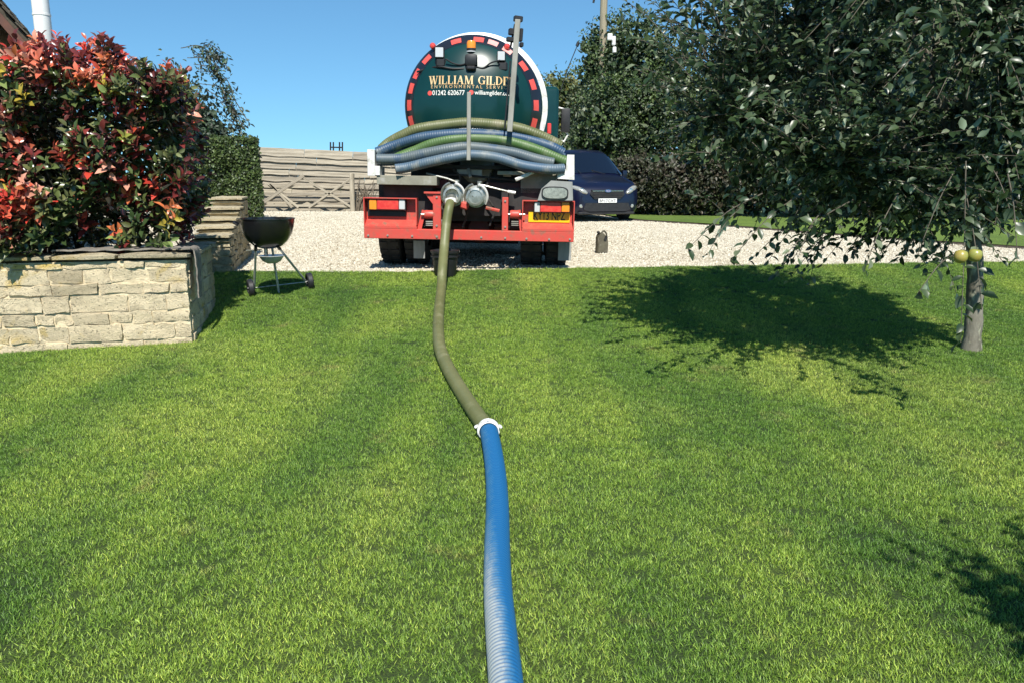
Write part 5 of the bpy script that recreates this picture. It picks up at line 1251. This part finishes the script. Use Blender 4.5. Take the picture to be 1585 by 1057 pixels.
for c in (lw, rw):
    mb = MB(); mb.lathe([(.001, -.018), (.065, -.018), (.07, -.028), (.088, -.03), (.099, -.02), (.099, .02), (.088, .03), (.07, .028), (.065, .018), (.001, .018)], c, axd, 28)
    wh = mb.build('wheel', M['black'], bq); mb = MB(); mb.lathe([(.001, -.035), (.018, -.033), (.02, -.015), (.02, .015), (.018, .033), (.001, .035)], c, axd, 14); mb.build('hub_cap', M['bmat'], wh)
mb = MB(); mb.lathe([(.001, -.075), (.05, -.073), (.09, -.05), (.115, -.015), (.122, 0), (.135, .003), (.135, .007), (.12, .006), (.001, -.0)], (.055-.03, 0, zr-.375), seg=32); mb.build('ash_catcher', M['alu'], bq)
mb = MB(); mb.tube([(-.03, 0, zr-.42), (-.03, 0, zr-.285)], .02, 10); mb.build('vent_stem', M['steel'], bq)
mb = MB(); mb.tube([(-.20, -.1, zr-.31), (-.06, -.04, zr-.305)], .006, 6); mb.build('vent_lever', M['steel'], bq)
mb = MB(); mb.tube(spline([(-.262, 0, zr-.05), (-.30, -.05, zr-.03), (-.30, -.12, zr-.03), (-.25, -.15, zr-.05)], 6), .010, 8); mb.build('side_handle', M['black'], bq)

# ------------------------------------------------------------------ van
vq = P(939, 340, 20.6); vn = empty('parked_van', (vq.x, 20.6, GZ), 'dark navy van parked facing the camera between the truck and the trees', 'van', rz=R(15))
def sec(y, zb_, w_, zw, wt, zh):
    h = [(w_*.90, zb_), (w_*.985, zb_+.12), (w_, (zb_+zw)/2), (w_*.995, zw), (wt+(w_-wt)*.12, zw+(zh-zw)*.80), (wt-.03, zh-.045), (wt-.14, zh-.008), (0, zh+.02)]
    return [(x, y, z) for x, z in h]+[(-x, y, z) for x, z in h[-2::-1]]
ST = [(0, .30, .66, .60, .60, .72), (.05, .24, .84, .70, .76, .84), (.16, .22, .93, .82, .84, .95), (.40, .20, .975, .95, .88, 1.06), (.95, .20, .99, 1.10, .85, 1.20), (1.12, .20, .99, 1.13, .84, 1.24),
      (1.80, .20, .99, 1.16, .66, 1.86), (2.1, .20, .99, 1.16, .70, 1.93), (4.75, .2, .99, 1.16, .74, 1.95), (4.95, .25, .95, 1.1, .7, 1.88)]
secs = [sec(*s_) for s_ in ST]; ns = len(secs[0]); mb = MB(); vs = [p for s_ in secs for p in s_]; fs = []
for i in range(len(secs)-1):
    for j in range(ns-1): fs.append([i*ns+j, i*ns+j+1, (i+1)*ns+j+1, (i+1)*ns+j])
    fs.append([i*ns+ns-1, i*ns, (i+1)*ns, (i+1)*ns+ns-1])
fs.append(list(range(ns))); fs.append([(len(secs)-1)*ns+j for j in range(ns)][::-1]); mb.add(vs, fs); mb.build('body', M['navy'], vn, smooth=42)
a_, b_ = secs[5], secs[6]; mb = MB(); lo = [Vector(a_[j]) for j in range(4, ns-4)]; hi = [Vector(b_[j]) for j in range(4, ns-4)]; m_ = len(lo); nrm = Vector((0, -.65, .75))*.012
vs = [p.lerp(q_, .05)*1+nrm for p, q_ in zip(lo, hi)]+[p.lerp(q_, .95)+nrm for p, q_ in zip(lo, hi)]
mb.add(vs, [[j, j+1, m_+j+1, m_+j] for j in range(m_-1)]); mb.build('windscreen', M['glass'], vn)
for s_ in (1, -1):
    mb = MB(); mb.tube([Vector(lo[0 if s_ > 0 else -1])+nrm*1.5, Vector(hi[0 if s_ > 0 else -1])+nrm*1.5], .022, 6); mb.build('windscreen_pillar', M['chrome'] if s_ > 0 else M['navy'], vn)
    sv = Vector; c = sv((s_*.74, .155, .835)); mb = MB(); mb.lathe([(math.sin(PI*k/10), -math.cos(PI*k/10)) for k in range(11)], seg=20)
    mb.bm.transform(Matrix.Translation(c) @ Euler((0, -s_*R(20), s_*R(36))).to_matrix().to_4x4() @ Matrix.Diagonal((.265, .10, .082, 1)))
    hl = mb.build('headlight', M['lampglass'], vn, smooth=80)
    mb = MB(); mb.lathe([(.001, -.01), (.04, -.008), (.045, .01)], c+sv((-s_*.05, -.115, 0)), (0, 1, 0), 14); mb.build('reflector', M['chrome'], hl)
    mb = MB(); mb.lathe([(.001, -.012), (.045, -.01), (.05, .01)], (s_*.72, .02, .42), (0, 1, 0), 14); mb.build('fog_lamp', M['lampglass'], vn)
    mb = MB(); mb.bx(s_*.98, s_*1.12, 1.3, 1.42, 1.15, 1.36, bev=.03, seg=2); mb.build('wing_mirror', M['navy'], vn)
    for y in (.95, 3.9):
        mb = MB(); mb.lathe([(.2, -.11), (.30, -.11), (.325, -.08), (.325, .08), (.30, .11), (.2, .11)], (s_*.87, y, .325), (1, 0, 0), 24); wv = mb.build('wheel', M['rubber'], vn)
        mb = MB(); mb.lathe([(.2, -.08), (.19, .05), (.05, .07), (.001, .07)], (s_*.87, y, .325), (s_, 0, 0), 18); mb.build('rim', M['galv'], wv)
mb = MB(); mb.prism([(-.44, .84), (-.48, .72), (-.36, .60), (.36, .60), (.48, .72), (.44, .84)], -.035, .05); gr_ = mb.build('grille', M['black'], vn, smooth=0)
for z in (.66, .70, .745): mb = MB(); mb.bx(-.42, .42, -.047, -.036, z-.008, z+.008, .002); mb.build('slat', M['chassis'], gr_)
mb = MB(); mb.bx(-.43, .43, -.055, -.036, .800, .822, .004); mb.build('trim_bar', M['chrome'], gr_)
mb = MB(); oval(mb, Vector((0, 0, .812)), .085, .035, -.070, -.056, 2); bd = mb.build('badge', M['badge'], gr_); mb = MB(); oval(mb, Vector((0, 0, .812)), .092, .041, -.066, -.0555, 2); mb.build('badge_rim', M['chrome'], gr_)
text_obj('Ford', 'badge_text', M['ltext'], gr_, .10, .032, (-.05, -.0715, .797))
mb = MB(); mb.prism([(-.60, .50), (-.66, .34), (-.5, .28), (.5, .28), (.66, .34), (.60, .50)], -.02, .05); mb.build('lower_grille', M['black'], vn, smooth=0)
mb = MB(); mb.bx(-.80, .80, .0, .1, .20, .27, .02); mb.build('bumper_lip', M['black'], vn)
mb = MB(); mb.bx(-.26, .26, -.045, -.03, .505, .615, .004); vp = mb.build('number_plate', M['plate'], vn); text_obj('BP17CXT', 'plate_text', M['btext'], vp, .46, .072, (-.23, -.0465, .523), bold=.015)
for s_ in (1, -1): mb = MB(); mb.tube([(s_*.05+.3*s_, 1.04, 1.25), (s_*.2-.2, 1.20, 1.36)], .008, 5); mb.build('wiper', M['black'], vn)

# ------------------------------------------------------------------ pieces that were modelled together become parts of their own
def islands(me):
    n_ = len(me.vertices); par = list(range(n_))
    def find(a):
        while par[a] != a: par[a] = par[par[a]]; a = par[a]
        return a
    for e in me.edges:
        a, b_ = find(e.vertices[0]), find(e.vertices[1])
        if a != b_: par[a] = b_
    g_ = {}
    for p in me.polygons: g_.setdefault(find(p.vertices[0]), []).append(p.index)
    return list(g_.values())
SPLIT = ('subframe', 'mudguard', 'cab_window', 'bumper_bracket', 'pipework', 'equipment_box', 'mast_fitting', 'chassis_frame', 'dark_fill', 'pipe_clamp', 'posts', 'lamp_cable', 'spring_plate', 'pipe_bracket', 'drain_fitting')
NEWN = {'posts': 'post'}
for o in list(COL.objects):
    base = o.name.split('.')[0]
    if o.type != 'MESH' or base not in SPLIT: continue
    me = o.data; gr = islands(me)
    if len(gr) < 2: continue
    nm = NEWN.get(base, base); sharp = 35
    for faces in gr:
        idx = {}; vs = []; fs = []
        for fi in faces:
            f = []
            for v in me.polygons[fi].vertices:
                if v not in idx: idx[v] = len(vs); vs.append(me.vertices[v].co.copy())
                f.append(idx[v])
            fs.append(f)
        m2 = bpy.data.meshes.new(nm); m2.from_pydata(vs, [], fs); m2.materials.append(me.materials[0])
        m2.polygons.foreach_set('use_smooth', [True]*len(m2.polygons)); m2.set_sharp_from_angle(angle=R(sharp))
        q = link('temporary', m2, o.parent, o.location, o.rotation_euler, o.scale); q['piece'] = nm
    bpy.data.objects.remove(o)
for q in [q for q in COL.objects if 'piece' in q.keys()]:
    nm = q['piece']; del q['piece']; q.name = nm
